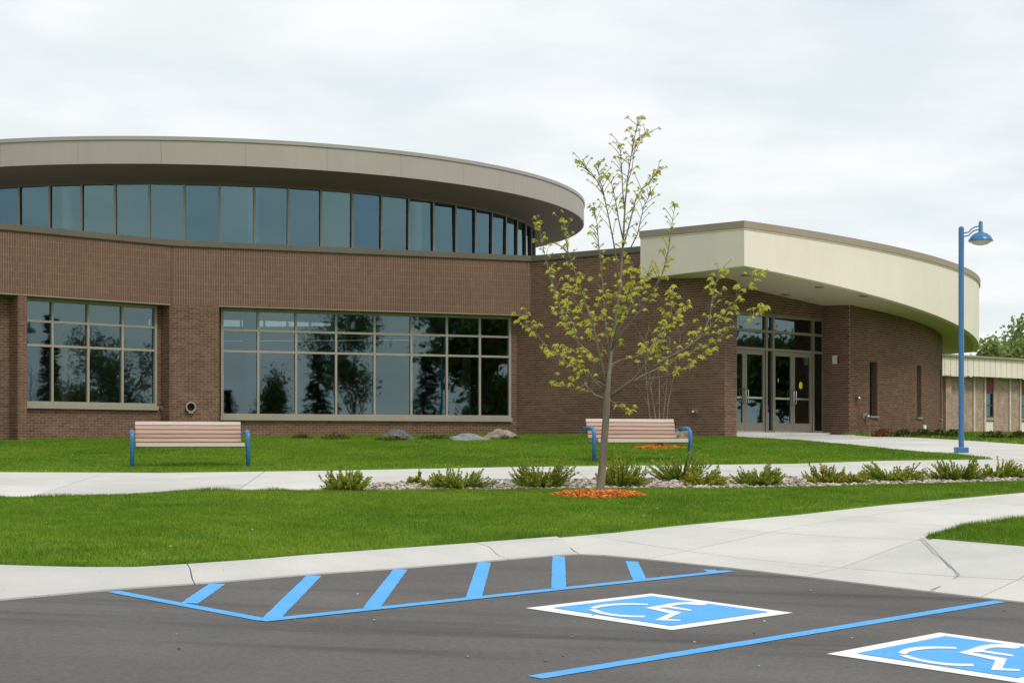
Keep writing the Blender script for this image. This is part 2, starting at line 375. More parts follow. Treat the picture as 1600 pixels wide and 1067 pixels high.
MT = dict(
    brick=m_brick(), mortar=simple('mortar', (0.46, 0.35, 0.26), 0.95, 0.15, 8, 0.1),
    tan=m_tanbrick(),
    coping=simple('bronze_coping', (0.125, 0.108, 0.082), 0.45, 0.08, 1.2, 0.4),
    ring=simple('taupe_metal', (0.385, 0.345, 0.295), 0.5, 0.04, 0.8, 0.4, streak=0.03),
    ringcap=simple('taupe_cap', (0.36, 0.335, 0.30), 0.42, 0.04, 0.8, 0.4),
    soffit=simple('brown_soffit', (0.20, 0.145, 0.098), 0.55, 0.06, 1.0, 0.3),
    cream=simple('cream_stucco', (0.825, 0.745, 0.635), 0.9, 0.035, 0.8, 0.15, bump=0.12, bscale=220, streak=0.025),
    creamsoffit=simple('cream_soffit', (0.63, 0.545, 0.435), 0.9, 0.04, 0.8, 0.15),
    tancap=simple('tan_cap', (0.35, 0.285, 0.22), 0.6, 0.06, 1.0, 0.3),
    frame=simple('frame_metal', (0.33, 0.295, 0.235), 0.45, 0.06, 2.0, 0.4),
    dframe=simple('door_metal', (0.22, 0.19, 0.15), 0.42, 0.05, 2.0, 0.4),
    darkframe=simple('dark_frame', (0.060, 0.058, 0.052), 0.5, 0.1, 2, 0.4),
    glass=m_glass('window_glass', (0.28, 0.32, 0.31), (0.52, 0.80, 0.90), 2.4, (0.60, 0.90, 0.92)),
    cglass=m_glass('clerestory_glass', (0.72, 0.84, 0.82), (0.13, 0.48, 0.74), 2.8, (0.40, 0.80, 0.82)),  # random reflection tint per pane stands in for differing reflected clouds
    interior=simple('interior_wall', (0.32, 0.30, 0.26), 0.9, 0.05), intfloor=simple('interior_floor', (0.12, 0.11, 0.10), 0.6, 0.1),
    column=simple('white_column', (0.70, 0.74, 0.72), 0.6, 0.03),
    roof=simple('roof_membrane', (0.25, 0.25, 0.25), 0.9, 0.1),
    soil=m_grass(True), blade=m_grass(False), asphalt=m_asphalt(),
    concrete=m_concrete(), kerb=m_concrete('kerb_concrete', (0.575, 0.56, 0.53)),
    blue=m_paint('blue_paint', (0.070, 0.375, 0.80)), white=m_paint('white_paint', (0.80, 0.80, 0.79)),
    bluemetal=simple('blue_metal', (0.042, 0.165, 0.36), 0.3, 0.05, 4, 0.5),
    lens=simple('lamp_lens', (0.55, 0.52, 0.46), 0.25, 0.05),
    wood=m_wood(), steel=simple('steel', (0.55, 0.55, 0.54), 0.3, 0.05, 3, 0.5, metal=0.9),
    grey=simple('grey_metal', (0.22, 0.23, 0.235), 0.5, 0.1, 8), black=simple('black', (0.008, 0.008, 0.008), 0.8, 0.0),
    pieredge=simple('pale_brick', (0.58, 0.49, 0.40), 0.9, 0.15, 6),
    dirt=simple('dry_soil', (0.36, 0.255, 0.15), 0.95, 0.25, 25),
    red=simple('red_panel', (0.22, 0.022, 0.022), 0.5, 0.08), redplastic=simple('red_plastic', (0.30, 0.04, 0.04), 0.4, 0.05),
    whiteplastic=simple('white_plastic', (0.66, 0.66, 0.62), 0.45, 0.04), yellow=simple('yellow_decal', (0.72, 0.68, 0.02), 0.5, 0.02),
    bark=m_bark('maple_bark', (0.15, 0.122, 0.095), (0.255, 0.215, 0.175)), birch=m_bark('birch_bark', (0.13, 0.085, 0.065), (0.33, 0.25, 0.205)),
    darkbark=m_bark('dark_bark', (0.05, 0.04, 0.03), (0.11, 0.09, 0.07)),
    mulch=m_rand('orange_mulch', [(0, (0.34, 0.085, 0.010)), (0.5, (0.62, 0.185, 0.025)), (1, (0.74, 0.32, 0.08))]),
    gravel=m_rand('river_pebble', [(0, (0.10, 0.085, 0.07)), (0.3, (0.30, 0.25, 0.20)), (0.6, (0.48, 0.42, 0.345)), (0.85, (0.66, 0.61, 0.53)), (1, (0.42, 0.28, 0.21))]),
    maple=m_leaf('maple_leaf', [(0, (0.34, 0.37, 0.04)), (0.5, (0.54, 0.54, 0.07)), (1, (0.68, 0.64, 0.11))], 0.5),
    juniper=m_leaf('juniper_needle', [(0, (0.14, 0.225, 0.028)), (0.45, (0.29, 0.37, 0.04)), (0.85, (0.46, 0.46, 0.055)), (0.93, (0.30, 0.24, 0.035)), (1.0, (0.28, 0.12, 0.035))], 0.35),
    foliage=m_leaf('tree_leaf', [(0, (0.06, 0.095, 0.025)), (0.5, (0.11, 0.15, 0.04)), (1, (0.17, 0.21, 0.06))], 0.3),
    spring=m_leaf('spring_leaf', [(0, (0.17, 0.23, 0.07)), (0.5, (0.28, 0.34, 0.11)), (1, (0.40, 0.44, 0.17))], 0.45),
    spruce=m_leaf('spruce_needle', [(0, (0.012, 0.028, 0.012)), (1, (0.035, 0.065, 0.025))], 0.15),
    hedge=m_leaf('hedge_leaf', [(0, (0.04, 0.07, 0.012)), (0.6, (0.10, 0.13, 0.02)), (1, (0.19, 0.17, 0.03))], 0.25),
    barberry=m_leaf('barberry_leaf', [(0, (0.12, 0.05, 0.025)), (0.6, (0.25, 0.11, 0.04)), (1, (0.30, 0.22, 0.05))], 0.25),
    stone1=m_stone('dark_granite', (0.06, 0.06, 0.068), (0.13, 0.12, 0.125), (0.24, 0.22, 0.20)),
    stone2=m_stone('green_grey_stone', (0.14, 0.16, 0.15), (0.23, 0.25, 0.235), (0.36, 0.36, 0.33)),
    stone3=m_stone('tan_stone', (0.13, 0.11, 0.075), (0.25, 0.215, 0.15), (0.40, 0.36, 0.27)),
)

# ------------------------------------------------------------------ ground, lot, kerb, walks
ASPH = [(-260, 962), (-120, 949), (0, 938), (175, 922), (330, 911), (500, 897), (635, 888), (760, 877.5), (873, 868), (905, 866.5), (940, 868), (1000, 873.5), (1140, 888), (1300, 907), (1450, 925), (1600, 942), (1900, 976)]
LAWNE = [(-260, 879), (-120, 882), (0, 885), (60, 887), (130, 888.5), (210, 888.5), (300, 883), (400, 876), (480, 869), (590, 861), (740, 850), (870, 840), (960, 832), (1050, 822), (1125, 815), (1240, 804.7), (1384, 788.5), (1600, 769.4), (1900, 743)]
def dense(pl, n=6):
    r = []
    for (a, b), (c, d) in zip(pl[:-1], pl[1:]):
        for i in range(n): r.append((a + (c - a) * i / n, b + (d - b) * i / n))
    return r + [pl[-1]]
A_W = [on_lot(*p) for p in dense(ASPH)]
B_W = [on_ground(*p) for p in dense(LAWNE)]
def pdist(P, pl):
    best = 1e9
    for (ax, ay), (bx, by) in zip(pl[:-1], pl[1:]):
        dx, dy = bx - ax, by - ay; L = dx * dx + dy * dy
        t = 0 if L == 0 else min(1, max(0, ((P[0] - ax) * dx + (P[1] - ay) * dy) / L))
        best = min(best, math.hypot(P[0] - ax - t * dx, P[1] - ay - t * dy))
    return best
A_C = A_W[::3]; B_C = B_W[::3]
C_C = [on_ground(1900, 905), on_ground(1600, 853), on_ground(1447, 840.5), on_ground(1510, 825), on_ground(1600, 813), on_ground(1900, 778)]
def walk_z(X, Y):
    d1 = pdist((X, Y), A_C); d2 = min(pdist((X, Y), B_C), pdist((X, Y), C_C))
    t = min(1.0, d1 / max(0.05, min(3.0, d1 + d2))); t = t * t * (3 - 2 * t)
    return (lot_z(X, Y) + 0.012) * (1 - t) + G(X, Y) * t

LIP = [(-260, 785), (-120, 782), (0, 779), (100, 777), (200, 774), (270, 770), (330, 767), (420, 768), (480, 768.5), (554, 767.5), (735, 766), (882, 765.5), (1075, 764.5), (1240, 762.5), (1352, 759.5), (1438, 757), (1532, 755), (1600, 753), (1900, 744.5)]
GRAVB = [(490, 767), (569, 758), (660, 755), (735, 752), (804, 751), (929, 750), (1017, 749), (1250, 747), (1436, 742.5), (1539, 741), (1600, 740), (1900, 735)]
FARE = [(-260, 736), (0, 737), (250, 738), (500, 735), (800, 729), (1060, 726), (1240, 724), (1380, 719.5), (1551, 717)]
PLAZN = [(1551, 717), (1494, 710.5), (1431, 706), (1361, 699), (1300, 693), (1240, 688), (1172, 684.2)]
gp = lambda L, n=3: [on_ground(*p) for p in dense(L, n)]

def surf(name, poly, zf, mat, step=1.0, grid=True, kind='structure', skirt=0.0):
    xs = [p[0] for p in poly]; ys = [p[1] for p in poly]
    n = len(poly); verts = [Vector(p) for p in poly]
    if grid:
        x = min(xs)
        while x < max(xs):
            y = min(ys)
            while y < max(ys):
                verts.append(Vector((x + 0.013, y + 0.017))); y += step
            x += step
    r = delaunay_2d_cdt(verts, [], [list(range(n))], 1, 1e-5)
    V = [(p.x, p.y, zf(p.x, p.y)) for p in r[0]]
    me = bpy.data.meshes.new(name)
    fs = []
    for f in r[2]:
        a, b, c = [V[i] for i in f[:3]]
        ar = (b[0] - a[0]) * (c[1] - a[1]) - (b[1] - a[1]) * (c[0] - a[0])
        if abs(ar) > 1e-9: fs.append(f if ar > 0 else f[::-1])
    if skirt:
        from collections import Counter
        ec = Counter(); 
        for f in fs:
            for i in range(len(f)): ec[frozenset((f[i], f[(i + 1) % len(f)]))] += 1
        base_n = len(V); V = V + [(p[0], p[1], p[2] - skirt) for p in V]
        for f in list(fs):
            for i in range(len(f)):
                a, b = f[i], f[(i + 1) % len(f)]
                if ec[frozenset((a, b))] == 1: fs.append((b, a, a + base_n, b + base_n))
    me.from_pydata(V, [], fs); me.materials.append(mat); me.update()
    o = link(name, me, None, kind); return o

# base terrain sheet out to the horizon, everywhere under the finished surfaces
def base_z(X, Y):
    if Y < 11: z = lot_z(max(-12, min(12, X)), max(-14, Y)) - 0.12
    else: z = G(X, min(Y, 400)) - 0.22
    if Y < 30: z = min(z, lot_z(max(-12, min(12, X)), max(-14, Y)) - 0.1 if Y < 16 else 9)
    return z
xs = [-2500, -900, -300, -120, -60] + [x for x in range(-40, 41, 4)] + [60, 120, 300, 900, 2500]
ys = [-2500, -800, -250, -100, -50] + [y for y in range(-24, 66, 3)] + [80, 120, 200, 400, 1000, 2800]
me = bpy.data.meshes.new('ground'); nx = len(xs)
me.from_pydata([(x, y, base_z(x, y)) for y in ys for x in xs], [], [(j * nx + i, j * nx + i + 1, (j + 1) * nx + i + 1, (j + 1) * nx + i) for j in range(len(ys) - 1) for i in range(nx - 1)])
me.materials.append(MT['soil']); me.update()
link('ground', me, None, 'structure')

lot_poly = [p for p in A_W] + [(12.0, 12.0), (12.0, -14.0), (-12.0, -14.0), (-12.0, 8.0)]
lot = surf('parking_lot', lot_poly, lambda x, y: lot_z(x, y), MT['asphalt'], 2.0)

def paint_poly(name, pts, mat, h, world=False):
    W = [p if world else on_lot(*p) for p in pts]
    mb = MB()
    for t in tessellate_polygon([[Vector((x, y, 0)) for x, y in W]]):
        q = [W[i] for i in t]
        ar = (q[1][0] - q[0][0]) * (q[2][1] - q[0][1]) - (q[1][1] - q[0][1]) * (q[2][0] - q[0][0])
        if ar < 0: q = q[::-1]
        mb.face([(x, y, lot_z(x, y) + h) for x, y in q])
    return mb.build(name, mat, lot)
def stroke(name, a, b, wd, mat, h=0.004):
    P = Vector(on_lot(*a)); Q = Vector(on_lot(*b)); u = (Q - P).normalized(); n = Vector((-u.y, u.x)) * wd / 2
    k = 60; L = []; R = []
    for i in range(k + 1):
        c = P.lerp(Q, i / k); j = 1 + RNG.uniform(-0.05, 0.05)
        L.append(tuple(c + n * j)); R.append(tuple(c - n * j))
    return paint_poly(name, L + R[::-1], mat, h, True)
stroke('painted_line', (408, 970), (1141, 892), 0.102, MT['blue'], 0.0050)
stroke('painted_line', (176, 924), (414, 969), 0.105, MT['blue'], 0.0040)
stroke('painted_line', (836, 1058.5), (1562, 939.5), 0.105, MT['blue'], 0.0040)
for a, b in (((340, 912), (296, 942.5)), ((491, 899), (424, 966)), ((626, 889.5), (580, 950)), ((757, 878.5), (740, 934)), ((873, 869), (873, 919)), ((987, 877), (1000, 906.5)), ((1108, 890), (1116, 894))):
    stroke('hatch_stripe', a, b, 0.115, MT['blue'], 0.0030)
# wheelchair symbol traced from the near-complete marking and laid again for the next bay
SG = lambda L: [on_lot(810 + x / 3.636, 920 + y / 3.636) for x, y in L]
o0 = Vector(on_lot(823, 950))
sign_parts = [
    ('symbol_border', 'white', 0.0040, [(40, 110), (755, 27), (1560, 137), (872, 235)]),
    ('symbol_field', 'blue', 0.0070, [(196, 110), (760, 43), (1420, 133), (868, 213)]),
    ('wheel_arc', 'white', 0.0100, [(738, 91), (680, 88.5), (620, 87), (560, 88), (500, 92), (450, 99), (405, 112), (432, 119), (470, 109), (520, 102.5), (570, 98.5), (640, 96), (735, 98)]),
    ('wheel_arc', 'white', 0.0100, [(396, 121), (420, 133), (460, 145), (510, 155.5), (570, 163), (640, 167), (714, 168), (722, 158.5), (650, 157.5), (585, 154), (530, 147), (480, 137), (440, 122)]),
    ('seated_figure', 'white', 0.0100, [(716, 113), (800, 100), (868, 87.5), (940, 80.5), (1000, 80), (1050, 84), (1076, 91), (1062, 97), (1030, 99), (985, 95.5), (945, 93), (895, 98.5), (862, 104), (985, 123), (978, 131), (900, 121), (845, 112), (790, 113), (930, 139), (845, 177), (925, 182), (918, 188.5), (775, 184), (858, 146), (800, 131)]),
]
for org in (None, (1293.5, 1021.5)):
    off = Vector((0, 0)) if org is None else Vector(on_lot(*org)) - o0
    par = None
    for nm, mt, h, pl in sign_parts:
        W = [tuple(Vector(p) + off) for p in SG(pl)]
        paint_poly(nm, W, MT[mt], h, True)

# kerb in cast lengths
kerb = bpy.data.objects.new('kerb', None); COL.objects.link(kerb); kerb['kind'] = 'structure'
k_end_a = 9 * 6            # index of (905,866.5) in the dense asphalt edge
def lerp_poly(P, t):
    L = [0]
    for a, b in zip(P[:-1], P[1:]): L.append(L[-1] + math.hypot(b[0] - a[0], b[1] - a[1]))
    q = t * L[-1]
    for i in range(len(P) - 1):
        if L[i + 1] >= q:
            k = (q - L[i]) / max(1e-9, L[i + 1] - L[i]); return (P[i][0] + (P[i + 1][0] - P[i][0]) * k, P[i][1] + (P[i + 1][1] - P[i][1]) * k)
    return P[-1]
KA = A_W[:k_end_a + 1]; KB = B_W[:11 * 6 + 1]
def kerb_piece(t0, t1, r):
    mb = MB(); N = 14; M_ = 8; rows = []
    for i in range(N + 1):
        t = t0 + (t1 - t0) * i / N; a = lerp_poly(KA, t); b = lerp_poly(KB, t); row = []
        za = lot_z(*a) + 0.012; zb = G(*b) + 0.015
        for j in range(M_ + 1):
            k = j / M_; x = a[0] + (b[0] - a[0]) * k; y = a[1] + (b[1] - a[1]) * k
            e = 0.35 * k + 0.65 * sm(0.25, 0.62, k)
            row.append((x, y, za + (zb - za) * e))
        rows.append(row)
    for i in range(N):
        for j in range(M_):
            mb.face([rows[i][j], rows[i + 1][j], rows[i + 1][j + 1], rows[i][j + 1]], r)
    low = lambda p: (p[0], p[1], p[2] - 0.2)
    for rr in (rows[0], rows[-1]):
        for j in range(M_): mb.face([rr[j], rr[j + 1], low(rr[j + 1]), low(rr[j])], r)
    for i in range(N):
        mb.face([rows[i][0], low(rows[i][0]), low(rows[i + 1][0]), rows[i + 1][0]], r)
    me_o = mb.build('kerb_length', MT['kerb'], kerb)
    bm = bmesh.new(); bm.from_mesh(me_o.data); bmesh.ops.remove_doubles(bm, verts=bm.verts, dist=0.0005); bmesh.ops.recalc_face_normals(bm, faces=bm.faces); bm.to_mesh(me_o.data); bm.free()
    return me_o
def t_px(x):
    for k in range(2001):
        p = lerp_poly(KB, k / 2000)
        if 800 + F * p[0] / p[1] >= x: return k / 2000
    return 1.0
kt = [0.0, t_px(-60), t_px(292), t_px(742), 1.0]
for a, b in zip(kt[:-1], kt[1:]): kerb_piece(a + 0.0008, b - 0.0008, RNG.random())

# concrete walks cut into slabs
def clip(poly, nx_, ny_, c):                  # keep nx*x+ny*y <= c
    r = []
    for i in range(len(poly)):
        p, q = poly[i], poly[(i + 1) % len(poly)]
        dp = nx_ * p[0] + ny_ * p[1] - c; dq = nx_ * q[0] + ny_ * q[1] - c
        if dp <= 0: r.append(p)
        if (dp < 0 < dq) or (dq < 0 < dp):
            t = dp / (dp - dq); r.append((p[0] + (q[0] - p[0]) * t, p[1] + (q[1] - p[1]) * t))
    return r
def area(p): return 0.5 * abs(sum(p[i][0] * p[(i + 1) % len(p)][1] - p[(i + 1) % len(p)][0] * p[i][1] for i in range(len(p))))
def slabs(name, poly, ang, su, sv, zf, mat, gap=0.005, off=(0.0, 0.0), thick=0.12, lift=0.0, jitter=0.0):
    root = bpy.data.objects.new(name, None); COL.objects.link(root); root['kind'] = 'structure'
    u = (math.cos(ang), math.sin(ang)); v = (-u[1], u[0])
    U = [p[0] * u[0] + p[1] * u[1] for p in poly]; Vv = [p[0] * v[0] + p[1] * v[1] for p in poly]
    i = math.floor((min(U) - off[0]) / su)
    while i * su + off[0] < max(U):
        a = i * su + off[0]
        st = clip(clip(poly, u[0], u[1], a + su - gap), -u[0], -u[1], -(a + gap))
        i += 1
        if len(st) < 3: continue
        j = math.floor((min(Vv) - off[1]) / sv)
        while j * sv + off[1] < max(Vv):
            b = j * sv + off[1]; j += 1
            q = clip(clip(st, v[0], v[1], b + sv - gap), -v[0], -v[1], -(b + gap))
            if len(q) < 3 or area(q) < 0.01: continue
            # refine long edges so the slab follows the ground
            qq = []
            for p, r_ in zip(q, q[1:] + q[:1]):
                k = max(1, int(math.hypot(r_[0] - p[0], r_[1] - p[1]) / 0.5))
                qq += [(p[0] + (r_[0] - p[0]) * t / k, p[1] + (r_[1] - p[1]) * t / k) for t in range(k)]
            mb = MB(); jz = RNG.uniform(-jitter, jitter)
            mb.prism(qq, lambda x, y: zf(x, y) + lift - thick, lambda x, y: zf(x, y) + lift + jz, RNG.random())
            mb.build('slab', mat, root)
    return root
iA = 9 * 6
front_poly = A_W[iA:] + [on_ground(1900, 905), on_ground(1600, 853), on_ground(1447, 840.5), on_ground(1510, 825), on_ground(1600, 813), on_ground(1900, 778)] + B_W[11 * 6:][::-1]
front_walk = slabs('front_walk', front_poly, math.radians(52), 1.62, 1.62, walk_z, MT['concrete'], 0.006, (0.55, 0.35))
def on_walk(x, y):
    u_, v_ = ray(x, y); lo, hi = 8.0, 25.0
    for _ in range(40):
        m_ = 0.5 * (lo + hi)
        if EYE + v_ * m_ > walk_z(u_ * m_, m_): lo = m_
        else: hi = m_
    return (u_ * lo, lo)
jp = [on_walk(*p) for p in ((1437, 841.5), (1468, 871), (1498, 899.5), (1487, 910), (1470, 918), (1452, 924))]
mb = MB()
for q in range(len(jp) - 1):
    a_, b_ = Vector(jp[q]), Vector(jp[q + 1])
    for t in range(8):
        p0, p1 = a_.lerp(b_, t / 8), a_.lerp(b_, (t + 1) / 8); nn_ = Vector((-(p1 - p0).y, (p1 - p0).x)).normalized() * 0.007 * RNG.uniform(0.6, 1.3)
        mb.face([(*c_, walk_z(*c_) + 0.017) for c_ in (p0 - nn_, p1 - nn_, p1 + nn_, p0 + nn_)])
mb.build('joint_sealant', MT['grey'], front_walk)
far_poly = gp(FARE) + [on_ground(1620, 722), on_ground(1900, 729)] + gp(GRAVB)[::-1] + gp(LIP[:9])[::-1]
slabs('far_walk', far_poly, math.radians(4), 2.6, 2.9, G, MT['concrete'], 0.007, (0.4, 25.0 % 2.9), lift=-0.004)

# ------------------------------------------------------------------ building lines
P0 = Vector((-12.70, 41.33)); P1 = Vector((-9.14, 44.70)); P2 = Vector((0.56, 48.47))
uA = (P1 - P0).normalized()
WA = Line(P0 - uA * 4.0, P1)                   # angled left facet
WB = Line(P1, P2)                              # long facet with the big window
TW = Line(P2, (5.70, 44.51))                   # plain wall behind the maple
PAR = 7.0; COP = 0.155; BAND = 5.27; BASE = 0.8
DW = Line((6.23, 46.0), (9.11, 48.73))         # wall of doors
RW = Line((9.11, 48.73), (9.757, 48.05))       # short return beside the doors
DRC = (2.61, 57.53); DRR = 11.87
DR = Arc(DRC, DRR, math.atan2(9.757 - DRC[0], DRC[1] - 48.05))
FLOOR = 1.84
RING_C = (-10.7, 59.2); RW_R = 11.5; RO_R = 13.25

plaz_poly = gp(PLAZN) + [(5.2, 43.9), (5.7, 44.55), (6.2, 46.0), (9.2, 48.9), DR(0.0, 0.05), DR(0.0, -0.2), (9.9, 48.0)]
plaz_poly = gp(PLAZN)[:-1] + [on_ground(1172, 684.2), (5.75, 44.2), (5.6, 46.5), (9.1, 50.0), (10.6, 48.6), on_ground(1355, 681.5), on_ground(1431, 683.5), on_ground(1520, 688.5), on_ground(1600, 694), on_ground(1900, 712), on_ground(1900, 728), on_ground(1620, 721.5)]
slabs('entry_plaza', plaz_poly, math.radians(43), 1.8, 1.8, G, MT['concrete'], 0.004, lift=-0.002)

# lawns
front_lawn = B_W + gp(LIP)[::-1]
lawn_a = surf('front_lawn', front_lawn, lambda x, y: G(x, y) + 0.012, MT['soil'], 0.8, skirt=0.12)
back_lawn_poly = gp(FARE) + gp(PLAZN)[1:] + [(5.6, 44.7), (4.6, 47.5), (0.5, 49.4), (-9.3, 46.0), (-14.5, 41.0), (-17.5, 34.0)]
lawn_b = surf('back_lawn', back_lawn_poly, lambda x, y: G(x, y) + 0.012, MT['soil'], 1.0, skirt=0.12)
wedge_poly = [on_ground(1447, 840.5), on_ground(1600, 853), on_ground(1900, 905), on_ground(1900, 778), on_ground(1600, 813), on_ground(1510, 825)]
lawn_c = surf('side_lawn', wedge_poly, lambda x, y: G(x, y) + 0.012, MT['soil'], 0.8, skirt=0.12)
far_lawn_poly = [on_ground(1355, 681.5), on_ground(1431, 683.5), on_ground(1520, 688.5), on_ground(1600, 694), on_ground(1900, 712), (40, 50), (40, 75), (12, 75), (9, 52)]
lawn_d = surf('wing_lawn', far_lawn_poly, lambda x, y: G(x, y) + 0.008, MT['soil'], 1.5, skirt=0.12)
bed_poly = gp(LIP[8:]) + gp(GRAVB)[::-1]
bed = surf('gravel_bed', bed_poly, lambda x, y: G(x, y) - 0.03, simple('bed_soil', (0.07, 0.055, 0.04), 0.95), 1.0)

# ------------------------------------------------------------------ brick hall
hall = thing('brick_hall', 'brown brick hall with round clerestory drum and wide overhanging ring roof', 'building', (-4.0, 46.0, 1.6))
def bricks(mb, wmap, s0, s1, z0, z1, mode='run', d=0.009, L=0.203, H=0.0677, j=0.0125, seedoff=0):
    rg = random.Random(int(s0 * 131 + z0 * 977 + seedoff))
    if mode == 'run':
        row = 0; z = z0 - (z0 % H)
        while z < z1 - 0.012:
            za, zb = max(z, z0), min(z + H - j, z1)
            if zb - za > 0.012:
                s = s0 - (s0 % L) - (L / 2 if int(round(z / H)) % 2 else 0)
                while s < s1:
                    a, b = max(s, s0), min(s + L - j, s1)
                    if b - a > 0.02: mb.sbox(wmap, a, b, za, zb, -0.01, d + rg.uniform(-0.002, 0.002), 0.12 + 0.76 * rg.random())
                    s += L
            z += H
    else:                                       # soldier courses: bricks on end, joints aligned
        n = max(1, round((z1 - z0) / L)); hh = (z1 - z0) / n; k = int((s1 - s0) / H); ww = (s1 - s0) / max(1, k)
        for r_ in range(n):
            for i in range(k):
                mb.sbox(wmap, s0 + i * ww + j / 2, s0 + (i + 1) * ww - j / 2, z0 + r_ * hh + j / 2, z0 + (r_ + 1) * hh - j / 2, -0.01, d + rg.uniform(-0.002, 0.002), 0.40 + 0.25 * rg.random())
def wall_piece(parent, rects, name='wall', th=0.28):     # rects: (map, s0, s1, z0, z1, mode, d)
    m1 = MB(); m2 = MB()
    for i, (wm, s0, s1, z0, z1, mode, d) in enumerate(rects):
        n = max(1, int((s1 - s0) / 0.6)) if isinstance(wm, Arc) else 1
        for k in range(n):
            a = s0 + (s1 - s0) * k / n; b = s0 + (s1 - s0) * (k + 1) / n
            m1.sbox(wm, a, b, z0, z1, d - th - 0.002 * i, d)
        sh = (lambda wm_, d_: (lambda s, e=0.0: wm_(s, d_ + e)))(wm, d)
        bricks(m2, sh, s0, s1, z0, z1, mode, seedoff=i)
    w_ = m1.build(name, MT['mortar'], parent)
    m2.build('brickwork', MT['brick'], w_, kind='stuff')
    return w_
REC = 0.45
sA0 = WA.at(28.5); sA1 = WA.at(42.0); sA2 = WA.at(265.5)
sB1 = WB.at(342.0); LB = WB.L
sillA = zat(640, WA.Y(140, -REC)); sillB = zat(656.5, WB.Y(345, -REC))
w1s0 = WA.at(42.5, -REC) - 0.25; w1s1 = WA.at(243.5, -REC); w2s0 = WB.at(344.5, -REC); w2s1 = WB.at(797.5, -REC)
gapB = LB + 0.35
wall_piece(hall, [
    (WA, 0.0, WA.L - 0.004, BAND, PAR - COP, 'sold', 0.0),
    (WA, sA0, sA1, BASE, BAND, 'run', 0.0),                          # pier
    (WA, sA2, WA.L - 0.004, BASE, BAND, 'run', 0.0),
    (WA, 0.0, w1s0, BASE, BAND - 0.02, 'run', -REC),
    (WA, w1s0, sA2 + 0.02, BASE, sillA, 'run', -REC),
    (WA, w1s1, sA2 + 0.02, sillA, BAND - 0.02, 'run', -REC),
])
wall_piece(hall, [
    (WB, 0.004, LB - 0.02, BAND, PAR - COP, 'sold', 0.0),
    (WB, 0.004, sB1, BASE, BAND, 'run', 0.0),
    (WB, sB1 - 0.1, gapB, BASE, sillB, 'run', -REC),
    (WB, sB1 - 0.1, w2s0, sillB, BAND - 0.02, 'run', -REC),
    (WB, w2s1, gapB, sillB, BAND - 0.02, 'run', -REC),
])
# brick returns of the recesses
def ret(parent, wm, s, side, z0, z1):           # side +1 faces +s, -1 faces -s
    a = wm(s, 0.0); b = wm(s, -REC)
    return (Line(a, b) if side > 0 else Line(b, a)), z0, z1
rets = []
for wm, s, sd in ((WA, sA2, -1), (WA, sA0, -1), (WA, sA1, 1), (WB, sB1, 1)):
    L_, z0, z1 = ret(hall, wm, s, sd, BASE, BAND - 0.01)
    wall_piece(hall, [(L_, 0.01, REC - 0.01, BASE, BAND - 0.024, 'run', 0.004)], 'recess_return', 0.08)
wall_piece(hall, [(TW, -1.2, TW.L, BASE, PAR - COP, 'run', 0.0)])
endL = Line(TW(TW.L), (TW(TW.L)[0] + 0.61 * 0.62, TW(TW.L)[1] + 0.793 * 0.62))
wall_piece(hall, [(endL, 0.01, 0.62, BASE, 6.1, 'run', 0.0)], 'wall_end')
# band soffit angles and coping
mb = MB(); mb.sbox(WA, 0.0, sA2, BAND - 0.022, BAND, -REC, 0.022); mb.sbox(WB, sB1, LB - 0.02, BAND - 0.02, BAND - 0.002, -REC, 0.022)
mb.build('lintel_angle', MT['frame'], hall)
for wm, a, b in ((WA, 0.0, WA.L - 0.012), (WB, 0.012, LB - 0.02), (TW, 0.02, TW.L - 1.9)):
    mb = MB(); mb.sbox(wm, a, b, PAR - COP, PAR, -0.4, 0.06); mb.sbox(wm, a, b, PAR - COP - 0.02, PAR - COP + 0.02, -0.02, 0.035)
    mb.build('coping', MT['coping'], hall)

